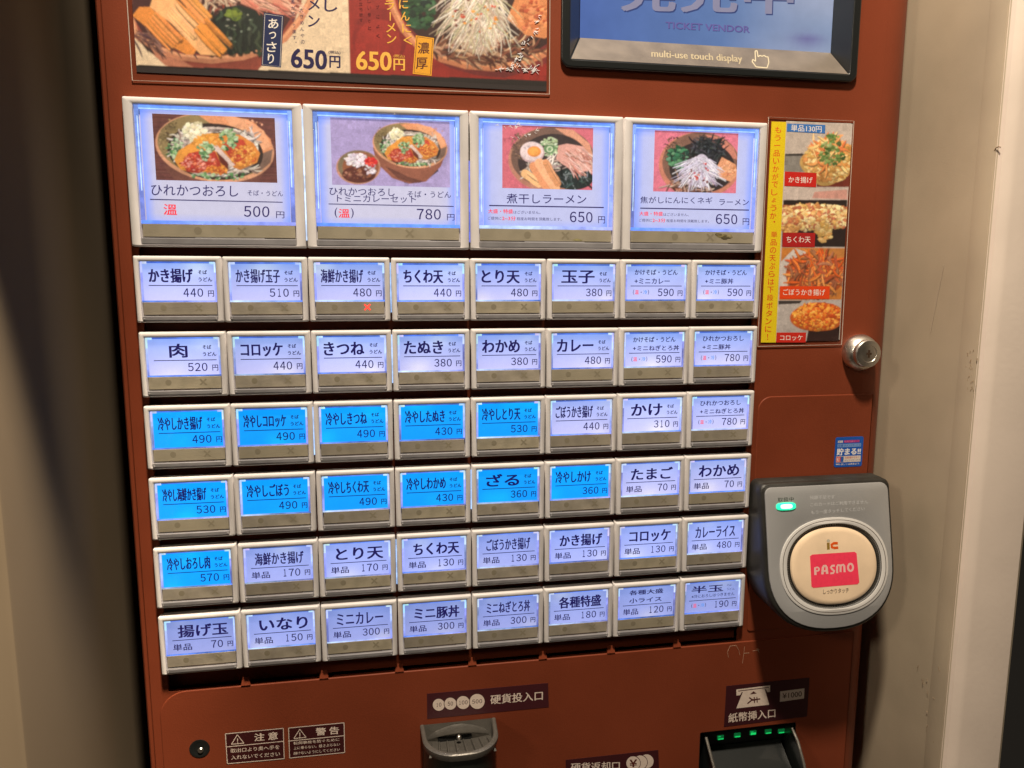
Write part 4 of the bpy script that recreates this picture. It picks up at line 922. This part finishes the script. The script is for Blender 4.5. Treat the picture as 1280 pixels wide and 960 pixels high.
folds(post, [(622, 88), (640, 85), (660, 88), (672, 86)], 44, (3, 2.0), .0055, -.083)

def cover_glints():  # white strips painted as glare on the third cover
    p = folds(bigs[2], [(613, 157), (625, 156), (640, 158), (650, 155)], 18, (2, 1.6), .004, .022); p.name = 'cover_glint'
    q = folds(bigs[2], [(629, 172), (650, 170), (672, 163)], 12, (1, .8), .004, .022); q.name = 'cover_glint'
cover_glints()
st_ = Sheet(-.0292, q=lambda x, y: face(x, y, -.029))
for x, y, a_, b_, c_ in ((903, 295, 8, 3.2, (150, 138, 92)), (908, 297, 6, 3, (104, 94, 66)), (898, 293, 4, 2, (128, 118, 84)), (912, 295, 4, 2.2, (170, 158, 116))): st_.blob(x, y, a_, b_, c_, .3, 12)
st_.obj('stain', M['flat'], bigs[3])
st_ = Sheet(-.0292, q=lambda x, y: face(x, y, -.029)); st_.blob(722, 300, 5, 1.8, (168, 160, 108), .3, 10); st_.obj('stain', M['flat'], bigs[2])
# strip of side dishes
men = thing('side_dish_menu', 'tall narrow laminated strip of four tempura photos with a yellow edge', 'menu', (8.7, -2.95, -.09))
def T_shift(v): return v
b = MB(); o_ = [(8.10, -2.925), (9.305, -2.905), (9.268, .062), (8.094, .040)]; b.loft([[(x, y, -.0965) for x, y in o_], [(x, y, -.0905) for x, y in o_]], mat('strip_card', (.6, .55, .5), .5)); b.obj('backing', men, smooth=False)
s = Pic(8.30, 9.29, -2.92, .055, 150, -.0898, (200, 190, 184)); s.q = lambda x, y: face(940+x/3.2, 140+y/3.2, -.09)
def sec(pts, col):
    s.cl = None; s.poly(pts, col); p = [s.px(*a) for a in pts]; us = sorted(a[0] for a in p); vs = sorted(a[1] for a in p); s.cl = (max(0, int(us[0])), s.nx, max(0, int(vs[0])), min(s.ny, int(vs[3])))
# 1 kakiage
sec([(140, 42), (394, 52), (385, 303), (129, 294)], (196, 184, 176)); s.poly([(132, 168), (200, 166), (250, 190), (250, 240), (130, 240)], (52, 46, 44)); s.poly([(134, 176), (210, 176), (240, 238), (130, 240)], (140, 136, 132))
s.poly([(260, 240), (390, 240), (390, 300), (258, 300)], (120, 44, 30))
s.blob(310, 200, 110, 88, (206, 168, 100), .14, 26); s.speckle(520, 310, 195, 104, 86, 4, 12, [(232, 204, 134), (214, 172, 96), (240, 220, 160), (190, 140, 76), (228, 160, 90)])
s.strands(90, 300, 160, 60, 60, 50, 8, [(240, 170, 100), (226, 130, 70), (246, 214, 150)]); s.speckle(70, 320, 165, 50, 50, 5, 11, [(66, 96, 44), (100, 130, 64), (150, 170, 110)]); s.speckle(20, 325, 100, 25, 10, 4, 9, [(86, 120, 60), (130, 160, 90)])
# 2 chikuwa
sec([(128, 298), (385, 306), (376, 540), (119, 538)], (206, 192, 186)); s.poly([(250, 320), (380, 310), (380, 350), (240, 345)], (214, 160, 150)); s.poly([(125, 352), (380, 352), (376, 540), (119, 540)], (36, 20, 18))
s.poly([(122, 372), (378, 380), (376, 448), (122, 470)], (176, 96, 66))
for band in range(3): s.speckle(260, 250, 395+band*26, 138, 26, 4, 11, [(238, 210, 150), (222, 180, 110), (246, 230, 180), (200, 130, 84), (190, 110, 80)])
s.speckle(60, 285, 480, 30, 34, 5, 13, [(236, 206, 146), (214, 170, 100)]); s.speckle(40, 150, 470, 30, 20, 5, 12, [(200, 140, 80), (226, 180, 110)])
# 3 gobou
sec([(119, 542), (375, 545), (362, 750), (108, 752)], (206, 130, 56)); s.poly([(115, 600), (170, 544), (215, 560), (190, 690), (108, 700)], (212, 204, 200)); s.poly([(230, 545), (375, 545), (366, 660), (330, 600)], (196, 130, 64))
s.ell(255, 650, 118, 88, (176, 84, 34)); s.strands(260, 255, 645, 100, 75, 60, 9, [(236, 130, 50), (222, 100, 36), (240, 160, 84), (190, 92, 50), (170, 110, 76)])
# 4 croquette
sec([(108, 755), (362, 752), (351, 922), (97, 922)], (190, 182, 180)); s.poly([(106, 752), (200, 754), (190, 766), (106, 770)], (60, 52, 50)); s.poly([(230, 850), (360, 850), (351, 925), (215, 925)], (46, 16, 12))
s.blob(262, 820, 104, 60, (206, 100, 30), .06, 26); s.speckle(520, 262, 818, 98, 56, 3, 8, [(232, 134, 40), (214, 96, 30), (240, 160, 60), (190, 76, 24), (244, 180, 84)])
s.cl = None
for cx_, cy_, a_, b_, m_ in ((310, 130, 90, 50, .2), (310, 270, 110, 40, -.25), (250, 400, 120, 30, .18), (250, 470, 130, 40, -.3), (255, 600, 110, 50, .15), (255, 730, 120, 30, -.25), (262, 790, 90, 30, .25), (270, 870, 110, 25, -.3)): s.shade(cx_, cy_, a_, b_, m_)
s.finish('dish_photos', M['print'], men, .8, .045)
s = Sheet(-.0888, q=s.q)
s.poly([(78, 38), (137, 40), (95, 922), (35, 922)], (232, 206, 28))
s.column('もう一品いかがでしょうか。', 104, 72, 82, 446, 27, (222, 84, 30), .015)
s.column('単品の天ぷらは下段ボタンに！', 88, 490, 62, 900, 27, (222, 84, 30), .015)
for pts, c in (([(140, 46), (293, 52), (292, 86), (139, 78)], (66, 122, 196)), ([(131, 238), (258, 244), (256, 301), (129, 296)], (204, 38, 30)), ([(123, 482), (253, 484), (250, 541), (121, 539)], (176, 32, 32)),
               ([(112, 697), (311, 697), (309, 748), (110, 748)], (232, 74, 24)), ([(98, 882), (216, 882), (214, 922), (96, 922)], (206, 42, 28))): s.poly(pts, c)
wh = (240, 232, 226)
s.textpx('単品130円', 156, 63, 278, 69, 26, wh, .01); s.textpx('かき揚げ', 146, 270, 242, 273, 25, wh, .012); s.textpx('ちくわ天', 138, 510, 234, 511, 25, wh, .012)
s.textpx('ごぼうかき揚げ', 124, 720, 292, 722, 25, wh, .012); s.textpx('コロッケ', 112, 903, 202, 903, 22, wh, .012)
s.obj('printed_sheet', M['print'], men)
laminate('clear_film', men, [(8.045, -2.985), (9.335, -2.975), (9.302, .09), (8.04, .095)], -.084)
b = MB(); b.tube([(8.045, -2.985, -.084), (9.335, -2.975, -.084), (9.302, .09, -.084), (8.04, .095, -.084), (8.045, -2.985, -.084)], .0045, M['film_edge'], 6); b.obj('film_edge', men)

# blue sticker
pts = [face(x, y, -.084) for x, y in ((1044.6, 547), (1079.6, 545), (1078.5, 582), (1043.9, 584.7))]
su0, su1, sv1, sv0 = pts[0][0], pts[1][0], (pts[0][1]+pts[1][1])/2, (pts[2][1]+pts[3][1])/2
sk = thing('point_sticker', 'small blue square sticker with white writing above the card reader', 'sticker', (su0, sv0, -.084))
o_ = rrect(su0, su1, sv0, sv1, .03, 4)
b = MB(); b.loft([[(x, y, -.0865) for x, y in o_], [(x, y, -.0825) for x, y in o_]], mat('sticker_blue', lin((26, 92, 190)), .35)); b.obj('sticker_face', sk, smooth=False)
s = Sheet(-.0815); L = lambda a, b_: (su0+(su1-su0)*a, sv1-(sv1-sv0)*b_)
def bx(a0, a1, b0, b1, c): s.poly([L(a0, b0), L(a1, b0), L(a1, b1), L(a0, b1)], c)
def tx(t, a0, a1, b0, b1, c, bold=.02): s.text(t, L(a0, b0), L(a1, b0), L(a0, b1), c, bold, 2)
bx(.30, .86, .11, .19, (170, 50, 130)); tx('首都圏', .08, .26, .11, .19, wh); tx('私鉄共通カード', .32, .84, .12, .18, (230, 120, 170), .01)
bx(.08, .92, .225, .34, (120, 160, 220)); tx('交通', .10, .28, .24, .325, (30, 80, 170)); tx('ポイントサービス', .32, .90, .24, .325, (60, 90, 160), .01)
tx('貯まる!!', .08, .92, .375, .60, (240, 240, 245), .05)
bx(.06, .94, .635, .84, (226, 214, 204)); bx(.07, .22, .65, .83, (220, 50, 50)); bx(.22, .33, .65, .83, (50, 100, 180)); tx('紅', .09, .20, .67, .81, wh)
tx('交通 電子マネー', .37, .88, .655, .73, (200, 70, 60), .01); tx('ポイントサービス', .37, .92, .75, .82, (70, 110, 170), .01)
tx('www', .06, .20, .88, .93, wh); tx('詳しくは係員まで', .24, .90, .875, .94, wh, .01)
s.obj('sticker_lettering', M['flat'], sk)

# ---------------------------------------------------------------- key lock
lk = MB(); cx, cy = 9.61, -3.09
def circ(r, w, dx=0, dy=0, n=32): return [(cx+dx+r*math.cos(2*math.pi*k/n), cy+dy+r*math.sin(2*math.pi*k/n), w) for k in range(n)]
lk.loft([circ(.255, -.10), circ(.262, -.05), circ(.25, .0), circ(.215, .06), circ(.198, .075), circ(.198, .13), circ(.185, .150), circ(.12, .155), circ(.115, .150), circ(.10, .151)], M['chrome'], False, True)
lo_ = lk.obj('key_lock', mach, (cx, cy, -.1), ang=28)
b = MB(); b.box(cx-.016, cx+.016, cy-.055, cy+.055, .150, .1535, M['slot']); b.box(cx-.04, cx+.04, cy-.012, cy+.016, .150, .1545, M['slot']); b.obj('keyhole', lo_)

# ---------------------------------------------------------------- card reader (face tilted upwards)
th = math.radians(11.3); RO = (8.07, -4.93, .24)
def TR(v): return (RO[0]+v[0], RO[1]+math.cos(th)*v[1]+math.sin(th)*v[2], RO[2]-math.sin(th)*v[1]+math.cos(th)*v[2])
ey = np.array((0, math.cos(th), -math.sin(th))); en = np.array((0, math.sin(th), math.cos(th)))
def onreader(x, y, c=0.0):
    d = ray(x, y); o0 = np.array(RO)+en*c; s_ = np.dot(o0-CAM, en)/np.dot(d, en); p = CAM+d*s_-o0; return (float(p[0]), float(p@ey))
rq = lambda c=0.0: (lambda x, y: onreader(930+x/4.365, 580+y/4.365, c))
def dshape(g=0.0, n=26):
    """flat top with rounded corners, straight sides, bowl-shaped bottom"""
    x0, x1, top, mid, bot = -g, 1.90+g, g, -1.13, -1.99-g; xc = (x0+x1)/2; pts = []
    for k in range(7): t = math.radians(0+90*k/6); pts.append((x1-.12+.12*math.cos(t), top-.12+.12*math.sin(t)))
    for k in range(7): t = math.radians(90+90*k/6); pts.append((x0+.10+.10*math.cos(t), top-.10+.10*math.sin(t)))
    for k in range(n+1):
        t = math.pi+math.pi*k/n; c, s_ = math.cos(t), math.sin(t); p = 2.35
        pts.append((xc+(x1-x0)/2*math.copysign(abs(c)**(2/p), c), mid+(mid-bot)*math.copysign(abs(s_)**(2/p), s_)))
    return pts
b = MB(); fr = dshape(.055); rings = []
def back(p, w, g=1.0): q = TR((p[0], p[1], 0)); return (RO[0]+.95+(q[0]-RO[0]-.95)*g, -5.9+(q[1]+5.9)*g, w)
rings.append([back(p, -.058, 1.0) for p in fr]); rings.append([back(p, .12, 1.0) for p in fr])
rings.append([TR((p[0], p[1], -.10)) for p in dshape(.062)]); rings.append([TR((p[0], p[1], -.03)) for p in dshape(.055)]); rings.append([TR((p[0], p[1], .0)) for p in dshape(.03)])
b.loft(rings, M['blackdust'], False, True)
rd_ = b.obj('card_reader', mach, (RO[0]+.95, -5.9, -.06), ang=50, label='grey and black contactless card reader with a round cream pad')
pc = onreader(1041.2, 707, .02); prx, pry = .665, .60
def pp(rx, ry, p=2.25, n=72): return ell(pc[0], pc[1], rx, ry, n, p)
c1 = onreader(930+190/4.365, 707); c2 = onreader(930+780/4.365, 707); RX = (c2[0]-c1[0])/2
t1 = onreader(1041, 580+290/4.365); t2 = onreader(1041, 580+820/4.365); RY = (t1[1]-t2[1])/2; pc = ((c1[0]+c2[0])/2, (t1[1]+t2[1])/2)
plate('face_plate', dshape(0), [pp(RX*.86, RY*.86)], -.02, .022, M['grey'], rd_, bevel=.012, T=TR)
plate('pad_ring', pp(RX, RY), [pp(RX*.875, RY*.875)], .01, .036, M['silver'], rd_, bevel=.008, T=TR)
plate('ring_line', pp(RX*.955, RY*.955), [pp(RX*.945, RY*.945)], .03, .0372, M['slot'], rd_, bevel=.0005, T=TR)
b = MB(); b.T = TR
b.loft([[(x, y, w) for x, y in pp(RX*k, RY*k)] for k, w in ((.875, .03), (.855, .0), (.85, -.05), (.82, -.05))], M['black'], False, False); b.obj('pad_gap', rd_)
b = MB(); b.T = TR; n = 150
for k in range(n):                                       # fine ribs round the pad
    t = 2*math.pi*k/n; c, s_ = math.cos(t), math.sin(t); f = lambda r: (pc[0]+RX*r*math.copysign(abs(c)**(2/2.25), c), pc[1]+RY*r*math.copysign(abs(s_)**(2/2.25), s_))
    (x0, y0), (x1, y1) = f(.825), f(.862); d = Vector((x1-x0, y1-y0)).normalized(); q = (-d.y*.006, d.x*.006)
    b.loft([[(x0-q[0], y0-q[1], -.04), (x1-q[0], y1-q[1], -.04), (x1+q[0], y1+q[1], -.04), (x0+q[0], y0+q[1], -.04)], [(x0-q[0], y0-q[1], .004), (x1-q[0], y1-q[1], .016), (x1+q[0], y1+q[1], .016), (x0+q[0], y0+q[1], .004)]], M['slot'] if k % 1 else M['coin'])
b.obj('pad_ribs', rd_)['kind'] = 'stuff'
b = MB(); b.T = TR
b.loft([[(x, y, w) for x, y in pp(RX*k, RY*k)] for k, w in ((.80, -.05), (.797, .0), (.785, .022), (.755, .036), (.70, .041), (.4, .044))], M['cream'], False, True); b.obj('touch_pad', rd_)
s = Sheet(.0455, q=rq(.045), T=TR)
s.poly([(360+0, 503), (372, 494), (603, 479), (614, 487), (629, 645), (620, 656), (379, 676), (368, 668)], (255, 66, 98))
Q = lambda x, y: (x, y)
def bar(pts, wd=13, c=(246, 196, 190)): s.stroke(pts, wd, c, False)
def letter(ch, x, y):                                  # rounded letters drawn as strokes
    k = lambda a, b_: (x+a*30, y+b_*46-a*2.3)
    if ch == 'P': bar([k(.12, 1), k(.1, .5), k(.1, .1)]); s.ell(*k(.42, .32), 15, 14, (246, 196, 190)); s.ell(*k(.42, .32), 6, 6, (255, 66, 98))
    if ch == 'A': bar([k(.0, 1), k(.12, .2), k(.3, .02), k(.6, .02), k(.78, .2), k(.9, 1)]); bar([k(.1, .62), k(.45, .62), k(.8, .62)], 9)
    if ch == 'S': bar([k(.85, .08), k(.35, .06), k(.12, .25), k(.4, .5), k(.75, .7), k(.55, .95), k(.05, .95)], 11)
    if ch == 'M': bar([k(0, 1), k(0, .2), k(.15, .05), k(.5, .08), k(.62, .3), k(.62, .9)], 11); bar([k(.62, .3), k(.8, .08), k(1.15, .05), k(1.3, .2), k(1.35, .95)], 11)
    if ch == 'O': s.ell(*k(.5, .5), 19, 25, (246, 196, 190)); s.ell(*k(.5, .5), 8, 14, (255, 66, 98))
for ch, x, y in (('P', 386, 560), ('A', 427, 556), ('S', 470, 553), ('M', 508, 550), ('O', 566, 542)): letter(ch, x, y)
s.ell(460, 418, 9, 8, (196, 190, 170)); s.poly([(452, 430), (467, 429), (468, 466), (453, 467)], (150, 120, 50))
s.stroke([(512, 432), (490, 432), (478, 440), (480, 454), (494, 458), (514, 456)], 14, (232, 92, 20), False)
s.textpx('しっかりタッチ', 432, 697, 572, 688, 26, (70, 44, 36), .0)
s.obj('pad_print', M['flat'], rd_)
s = Sheet(.0232, q=rq(.022), T=TR)
s.textpx('取扱中', 184, 196, 271, 191, 24, (44, 56, 48), .0)
for (t_, x0, y0, x1, y1) in (('残額不足です', 360, 184, 494, 179), ('このカードはご利用できません', 362, 222, 676, 206), ('もう一度タッチしてください', 366, 265, 658, 243)): s.textpx(t_, x0, y0, x1, y1, 21, (196, 198, 200), .012)
s.obj('plate_lettering', M['flat'], rd_)
lc = [onreader(930+x/4.365, 580+y/4.365, .022) for x, y in ((175, 233), (281, 229), (228, 210), (228, 252))]
b = MB(); b.T = TR; e1 = ell((lc[0][0]+lc[1][0])/2, (lc[2][1]+lc[3][1])/2, (lc[1][0]-lc[0][0])/2, (lc[2][1]-lc[3][1])/2, 28, 3.2)
mx_, my_ = (lc[0][0]+lc[1][0])/2, (lc[2][1]+lc[3][1])/2
sc = lambda k, w: [(mx_+(x-mx_)*k, my_+(y-my_)*k, w) for x, y in e1]
b.loft([sc(1, .018), sc(1, .034), sc(.85, .042)], M['lamp'], False, True); b.obj('status_lamp', rd_)
b = MB(); b.T = TR; b.loft([sc(.62, .038), sc(.60, .046), sc(.4, .049)], M['lampc'], False, True); b.obj('lamp_core', rd_)

# ---------------------------------------------------------------- coin slot
PL = -.086
cu0, cu1, cv = 3.275, 4.335, -8.18
def cupshape(g, d):      # plan outline of the cup: u, w
    a = [(cu0-g, PL-.02)]; r = .36; dep = d+g
    for k in range(9): t = math.radians(180-90*k/8); a.append((cu0-g+r+.02+r*math.cos(t)+(.06*(k/8)), dep-r+r*math.sin(t)))
    for k in range(9): t = math.radians(90-90*k/8); a.append((cu1+g-r-.02+r*math.cos(t)-(.06*(1-k/8)), dep-r+r*math.sin(t)))
    a.append((cu1+g, PL-.02)); return a
bk = -.20
o1, o0 = cupshape(0, .63), cupshape(-.055, .63)
def cup_v(w): return cv-.02*w
b = MB(); lvl = lambda pts, dv: [(u, cup_v(w)+dv, w) for u, w in pts]
b.loft([lvl(cupshape(-.045, .61), -3.0), lvl(cupshape(-.03, .62), -.16), lvl(cupshape(-.02, .63), -.09)], M['coindark'], True, False, closed=True)
cs = b.obj('coin_slot', mach, (3.8, -8.3, -.06), label='dark metal coin slot with ribbed tray')
b = MB(); n_ = len(o1)
b.loft([lvl(cupshape(-.01, .63), -.10), lvl(o1, -.05), lvl(o1, -.012), lvl(cupshape(-.014, .63), 0), lvl(cupshape(-.045, .63), 0), lvl(cupshape(-.058, .63), -.015), lvl(cupshape(-.06, .63), -.2)], M['coin'], False, False, closed=False); b.obj('rim', cs)
b = MB()                                                 # back plate with the slot, sloping floor
fl = [(cu0+.06, -8.42, PL-.01), (cu1-.06, -8.42, PL-.01)]
b.add([(cu0+.05, -8.18, PL+.005), (cu1-.05, -8.18, PL+.005), (cu1-.05, -8.48, PL+.03), (cu0+.05, -8.48, PL+.03)], [(0, 1, 2, 3)], M['coin'])
ins = cupshape(-.06, .63); b.add([(u, -8.45 if w < .0 else -8.45+.19*min(1, w/.6), w) for u, w in ins], [tuple(range(len(ins)))], M['coin']); b.obj('inner_tray', cs, smooth=False)
b = MB(); b.box(3.52, 3.99, -8.47, -8.375, PL+.0, PL+.045, mat('slot_black', (.002, .002, .002), .9)); b.obj('slot_opening', cs, bevel=.004)
b = MB()
for k in range(8):
    u = 3.42+.112*k; b.loft([[(u-.018, -8.44, .0), (u+.018, -8.44, .0), (u+.008, -8.40, .0), (u-.008, -8.40, .0)], [(u-.018+(u-3.8)*.1, -8.30, .48), (u+.018+(u-3.8)*.1, -8.30, .48), (u+.008+(u-3.8)*.1, -8.275, .46), (u-.008+(u-3.8)*.1, -8.275, .46)]], M['coin'])
    b2 = MB()
b.obj('tray_ribs', cs)['kind'] = 'stuff'
b = MB(); top = []; bot = []
for k in range(17):
    a = k/16; u = cu0+.10+(cu1-cu0-.2)*a; h = .15*math.sin(math.pi*a)**.8
    top.append((u, -8.36+h, PL+.015)); bot.append((u, -8.385+h*.62, PL+.03+.05*math.sin(math.pi*a)))
b.loft([top, bot, [(p[0], p[1]-.018, p[2]) for p in bot]], M['coin'], False, False, closed=False); b.obj('arched_lid', cs, ang=50)
b = MB(); nb = 10; rings = [[(3.80+.034*math.sin(math.pi*i/nb)*math.cos(2*math.pi*k/14), -8.32+.034*math.sin(math.pi*i/nb)*math.sin(2*math.pi*k/14), .07-.034*math.cos(math.pi*i/nb)) for k in range(14)] for i in range(1, nb)]
b.loft(rings, M['chrome']); b.obj('knob', cs)

# ---------------------------------------------------------------- bill slot
b = MB()
b.box(7.43, 8.985, -11.2, -8.77, -.95, -.92, M['coindark']); b.box(7.40, 7.43, -11.2, -8.77, -.95, -.09, M['coindark']); b.box(8.985, 9.015, -11.2, -8.77, -.95, -.09, M['coindark']); b.box(7.40, 9.015, -8.77, -8.74, -.95, -.09, M['coindark'])
bs = b.obj('bill_slot', mach, (8.2, -9, -.06), label='black bill slot with green lights', smooth=False)
b = MB(); b.box(7.50, 8.93, -9.16, -8.90, -.60, -.31, M['black']); b.obj('light_bar', bs, bevel=.02)
led = [face(x, y, -.30) for x, y in ((901, 922), (922, 919), (941.6, 916), (960.6, 914.5), (977, 914))]
for k, (u, v) in enumerate(led):
    b = MB(); b.box(u-.055, u+.05, v-.035, v+.035, -.32, -.296, M['leddim']); b.box(u-.05, u+.045, v-.03, v-(.006 if k != 2 else -.012), -.30, -.291, M['led'])
    if k in (0, 2): b.box(u-.05, u+.0, v+.014, v+.03, -.30, -.291, M['led'])
    b.obj('green_light', bs, bevel=.004)
b = MB(); prof = [(-9.16, -.30), (-9.30, -.10), (-9.50, .20), (-9.75, .42), (-10.2, .55), (-10.9, .60)]
b.loft([[(7.62, v, w), (8.86, v, w), (8.86, v-.05, w-.05), (7.62, v-.05, w-.05)] for v, w in prof], M['black']); b.obj('bill_tray', bs)
for u, sg in ((7.53, -1), (8.93, 1)):
    b = MB(); b.tube([(u, -8.86, -.10), (u+sg*.01, -8.98, .06), (u+sg*.0, -9.2, .26), (u+sg*.0, -9.6, .46), (u, -10.1, .6), (u, -11, .7)], .022, M['coin'], 8)
    b.add([(u, -8.86, -.11), (u, -9.2, .25), (u, -9.6, .45), (u, -10.1, .59), (u, -11, .69), (u+.002, -11, -.3), (u+.002, -8.86, -.3)], [(0, 1, 2, 3, 4, 5, 6)], M['black']); b.obj('side_arm', bs)

# ---------------------------------------------------------------- printed labels on the lower panel
MAROON = (66, 24, 26); LW = -.0825
def label_part(name, corners, col, draw, label=None, ox=0, oy=0, k=1.0):
    """corners in photograph points: tl, tr, br, bl"""
    p = [face(x, y, LW) for x, y in corners]; m_ = mat('label_ink', lin(col), .45)
    b = MB(); b.loft([[(x, y, PL-.001) for x, y in p[::-1]], [(x, y, LW) for x, y in p[::-1]]], m_)
    o = b.obj(name, mach, (p[3][0], p[3][1], PL), label=label, smooth=False)
    s = Sheet(LW+.0008, q=lambda x, y: face(ox+x/k, oy+y/k, LW)); draw(s); s.obj('label_print', M['flat'], o); return o
off_w = (232, 214, 200)
def caution(s, box, mid, tri, t1, lines):
    (x0, y0), (x1, y1), (x2, y2), (x3, y3) = box
    s.stroke([(x0, y0), (x1, y1)], 5, off_w, False); s.stroke([(x1, y1), (x2, y2)], 5, off_w, False); s.stroke([(x2, y2), (x3, y3)], 5, off_w, False); s.stroke([(x3, y3), (x0, y0)], 5, off_w, False)
    s.stroke(mid, 5, off_w, False)
    for a, b_ in zip(tri, tri[1:]+tri[:1]): s.stroke([a, b_], 5, off_w, False)
    cx_ = sum(p[0] for p in tri)/3; cy_ = sum(p[1] for p in tri)/3; s.stroke([(cx_-1, cy_-16), (cx_, cy_+6)], 6, off_w, False); s.ell(cx_, cy_+14, 4, 4, off_w, n=8)
    s.textpx(*t1, off_w, .03)
    for l in lines: s.textpx(*l, off_w, .012)
label_part('warning_label', [(281, 916.6), (354.7, 909.6), (356, 949), (283.4, 955.4)], MAROON, lambda s: caution(s, [(596, 519), (982, 482), (988, 684), (609, 718)], [(602, 606), (985, 568)],
    [(676, 525), (636, 588), (720, 581)], ('注 意', 790, 543, 944, 530, 50), [('取出口より奥へ手を', 630, 632, 956, 606, 28), ('入れないでください', 634, 678, 960, 652, 28)]), 'framed maroon label headed 注意', 170, 820, 5.333)
label_part('warning_label', [(359.8, 909.4), (430.6, 902.8), (431.5, 940.6), (361.3, 948)], MAROON, lambda s: caution(s, [(1017, 480), (1387, 445), (1391, 643), (1024, 680)], [(1014, 567), (1388, 531)],
    [(1092, 488), (1052, 550), (1134, 542)], ('警 告', 1200, 506, 1352, 494, 50), [('転倒事故を防ぐために', 1050, 582, 1356, 556, 20), ('上に乗らない。揺さぶらない', 1050, 615, 1360, 588, 20), ('傾けないようにしてください', 1050, 650, 1360, 622, 20)]), 'framed maroon label headed 警告', 170, 820, 5.333)
def coinlab(s):
    for cx_, cy_, r, t_ in ((310, 262, 48, '10'), (403, 253, 48, '50'), (505, 244, 52, '100'), (617, 235, 60, '500')):
        s.ell(cx_, cy_, r+5, r+5, MAROON); s.ell(cx_, cy_, r, r, off_w); w = {2: 23, 3: 38}[len(t_)]*(1.12 if t_ == '500' else 1); s.digitpx(t_, cx_-w, cy_+w*.08, cx_+w, cy_-w*.08, 32, MAROON, .012)
    s.textpx('硬貨投入口', 724, 222, 1142, 187, 74, off_w, .02)
label_part('coin_slot_label', [(533.6, 867.3), (685, 853.8), (686, 884), (534, 898.6)], (70, 28, 34), coinlab, 'maroon label reading 10 50 100 500 硬貨投入口', 500, 840, 6.4)
def retlab(s):
    s.textpx('硬貨返却口', 393, 956, 718, 943, 56, off_w, .02)
    for cx_, cy_ in ((898, 915), (855, 922), (808, 928)): s.ell(cx_, cy_, 50, 50, (70, 28, 34)); s.ell(cx_, cy_, 46, 46, off_w)
    s.textpx('¥', 785, 930, 832, 928, 50, (90, 34, 30), .04)
label_part('coin_return_label', [(707, 950), (822.8, 937.5), (824, 966), (707.6, 980)], (66, 26, 30), retlab, 'maroon label reading 硬貨返却口', 640, 780, 5.333)
def billlab(s):
    s.poly([(286, 388), (487, 363), (487, 402), (470, 404), (462, 386), (318, 404), (308, 422), (287, 424)], off_w)
    s.poly([(297, 395), (478, 373), (478, 378), (298, 400)], (70, 30, 32))
    s.poly([(325, 402), (455, 388), (481, 478), (286, 500)], off_w)
    s.poly([(388, 398), (408, 412), (366, 418)], (80, 30, 30)); c = (80, 30, 30)
    s.stroke([(352, 472), (376, 452), (400, 450)], 8, c, False); s.stroke([(362, 436), (384, 450)], 8, c, False); s.stroke([(378, 450), (428, 444)], 8, c, False); s.stroke([(392, 432), (394, 468)], 6, c, False); s.stroke([(408, 432), (410, 466)], 6, c, False)
    s.poly([(546, 399), (690, 381), (687, 441), (544, 461)], (210, 196, 184)); s.textpx('¥1000', 560, 427, 674, 412, 32, (60, 28, 28), .012)
    s.textpx('紙幣挿入口', 240, 558, 517, 527, 54, off_w, .018)
label_part('bill_slot_label', [(908, 857.6), (1012, 847), (1008.7, 895.6), (905, 908.7)], (62, 24, 30), billlab, 'maroon label reading 紙幣挿入口 ¥1000', 860, 780, 4.74)
# screw socket
b = MB(); cx, cy = face(249, 937, -.06); cx, cy = cx, cy
b.loft([circ(.125, -.089), circ(.128, -.08), circ(.105, -.078), circ(.085, -.084), circ(.07, -.085)], M['black'], False, True); so = b.obj('screw_socket', mach, (cx, cy, -.06))
b = MB(); b.loft([circ(.040, -.0855, .01, -.03, 12), circ(.030, -.069, .01, -.03, 12)], M['chrome']); b.obj('screw_head', so)
# scratches in the paint
b = MB()
for seg in ([(911, 822), (909, 815), (913, 808), (920, 807), (923, 812), (925, 819)], [(931, 808), (930, 817), (928, 829)], [(930, 817), (936, 816)], [(941, 814), (947, 813), (949, 816)], [(946, 811), (950, 812)]):
    b.tube([(*face(x+rr.uniform(-.4, .4), y+rr.uniform(-.4, .4), -.084), -.0855) for x, y in seg], .0028, M['scratch'], 4)
rs = random.Random(21)
b.obj('scratch_mark', mach)['kind'] = 'stuff'
b = MB()
for _ in range(14):
    x, y = rs.choice([(rs.uniform(230, 860), rs.uniform(850, 955)), (rs.uniform(965, 1080), rs.uniform(500, 590))]); a = rs.uniform(0, 3.1); l = rs.uniform(1, 5)
    wz = -.1 if y < 400 else -.086
    b.tube([(*face(x, y, wz), wz-.001), (*face(x+l*math.cos(a), y+l*math.sin(a), wz), wz-.001)], .0013, M['scratch'], 4)
b.obj('paint_scratch', mach)['kind'] = 'stuff'
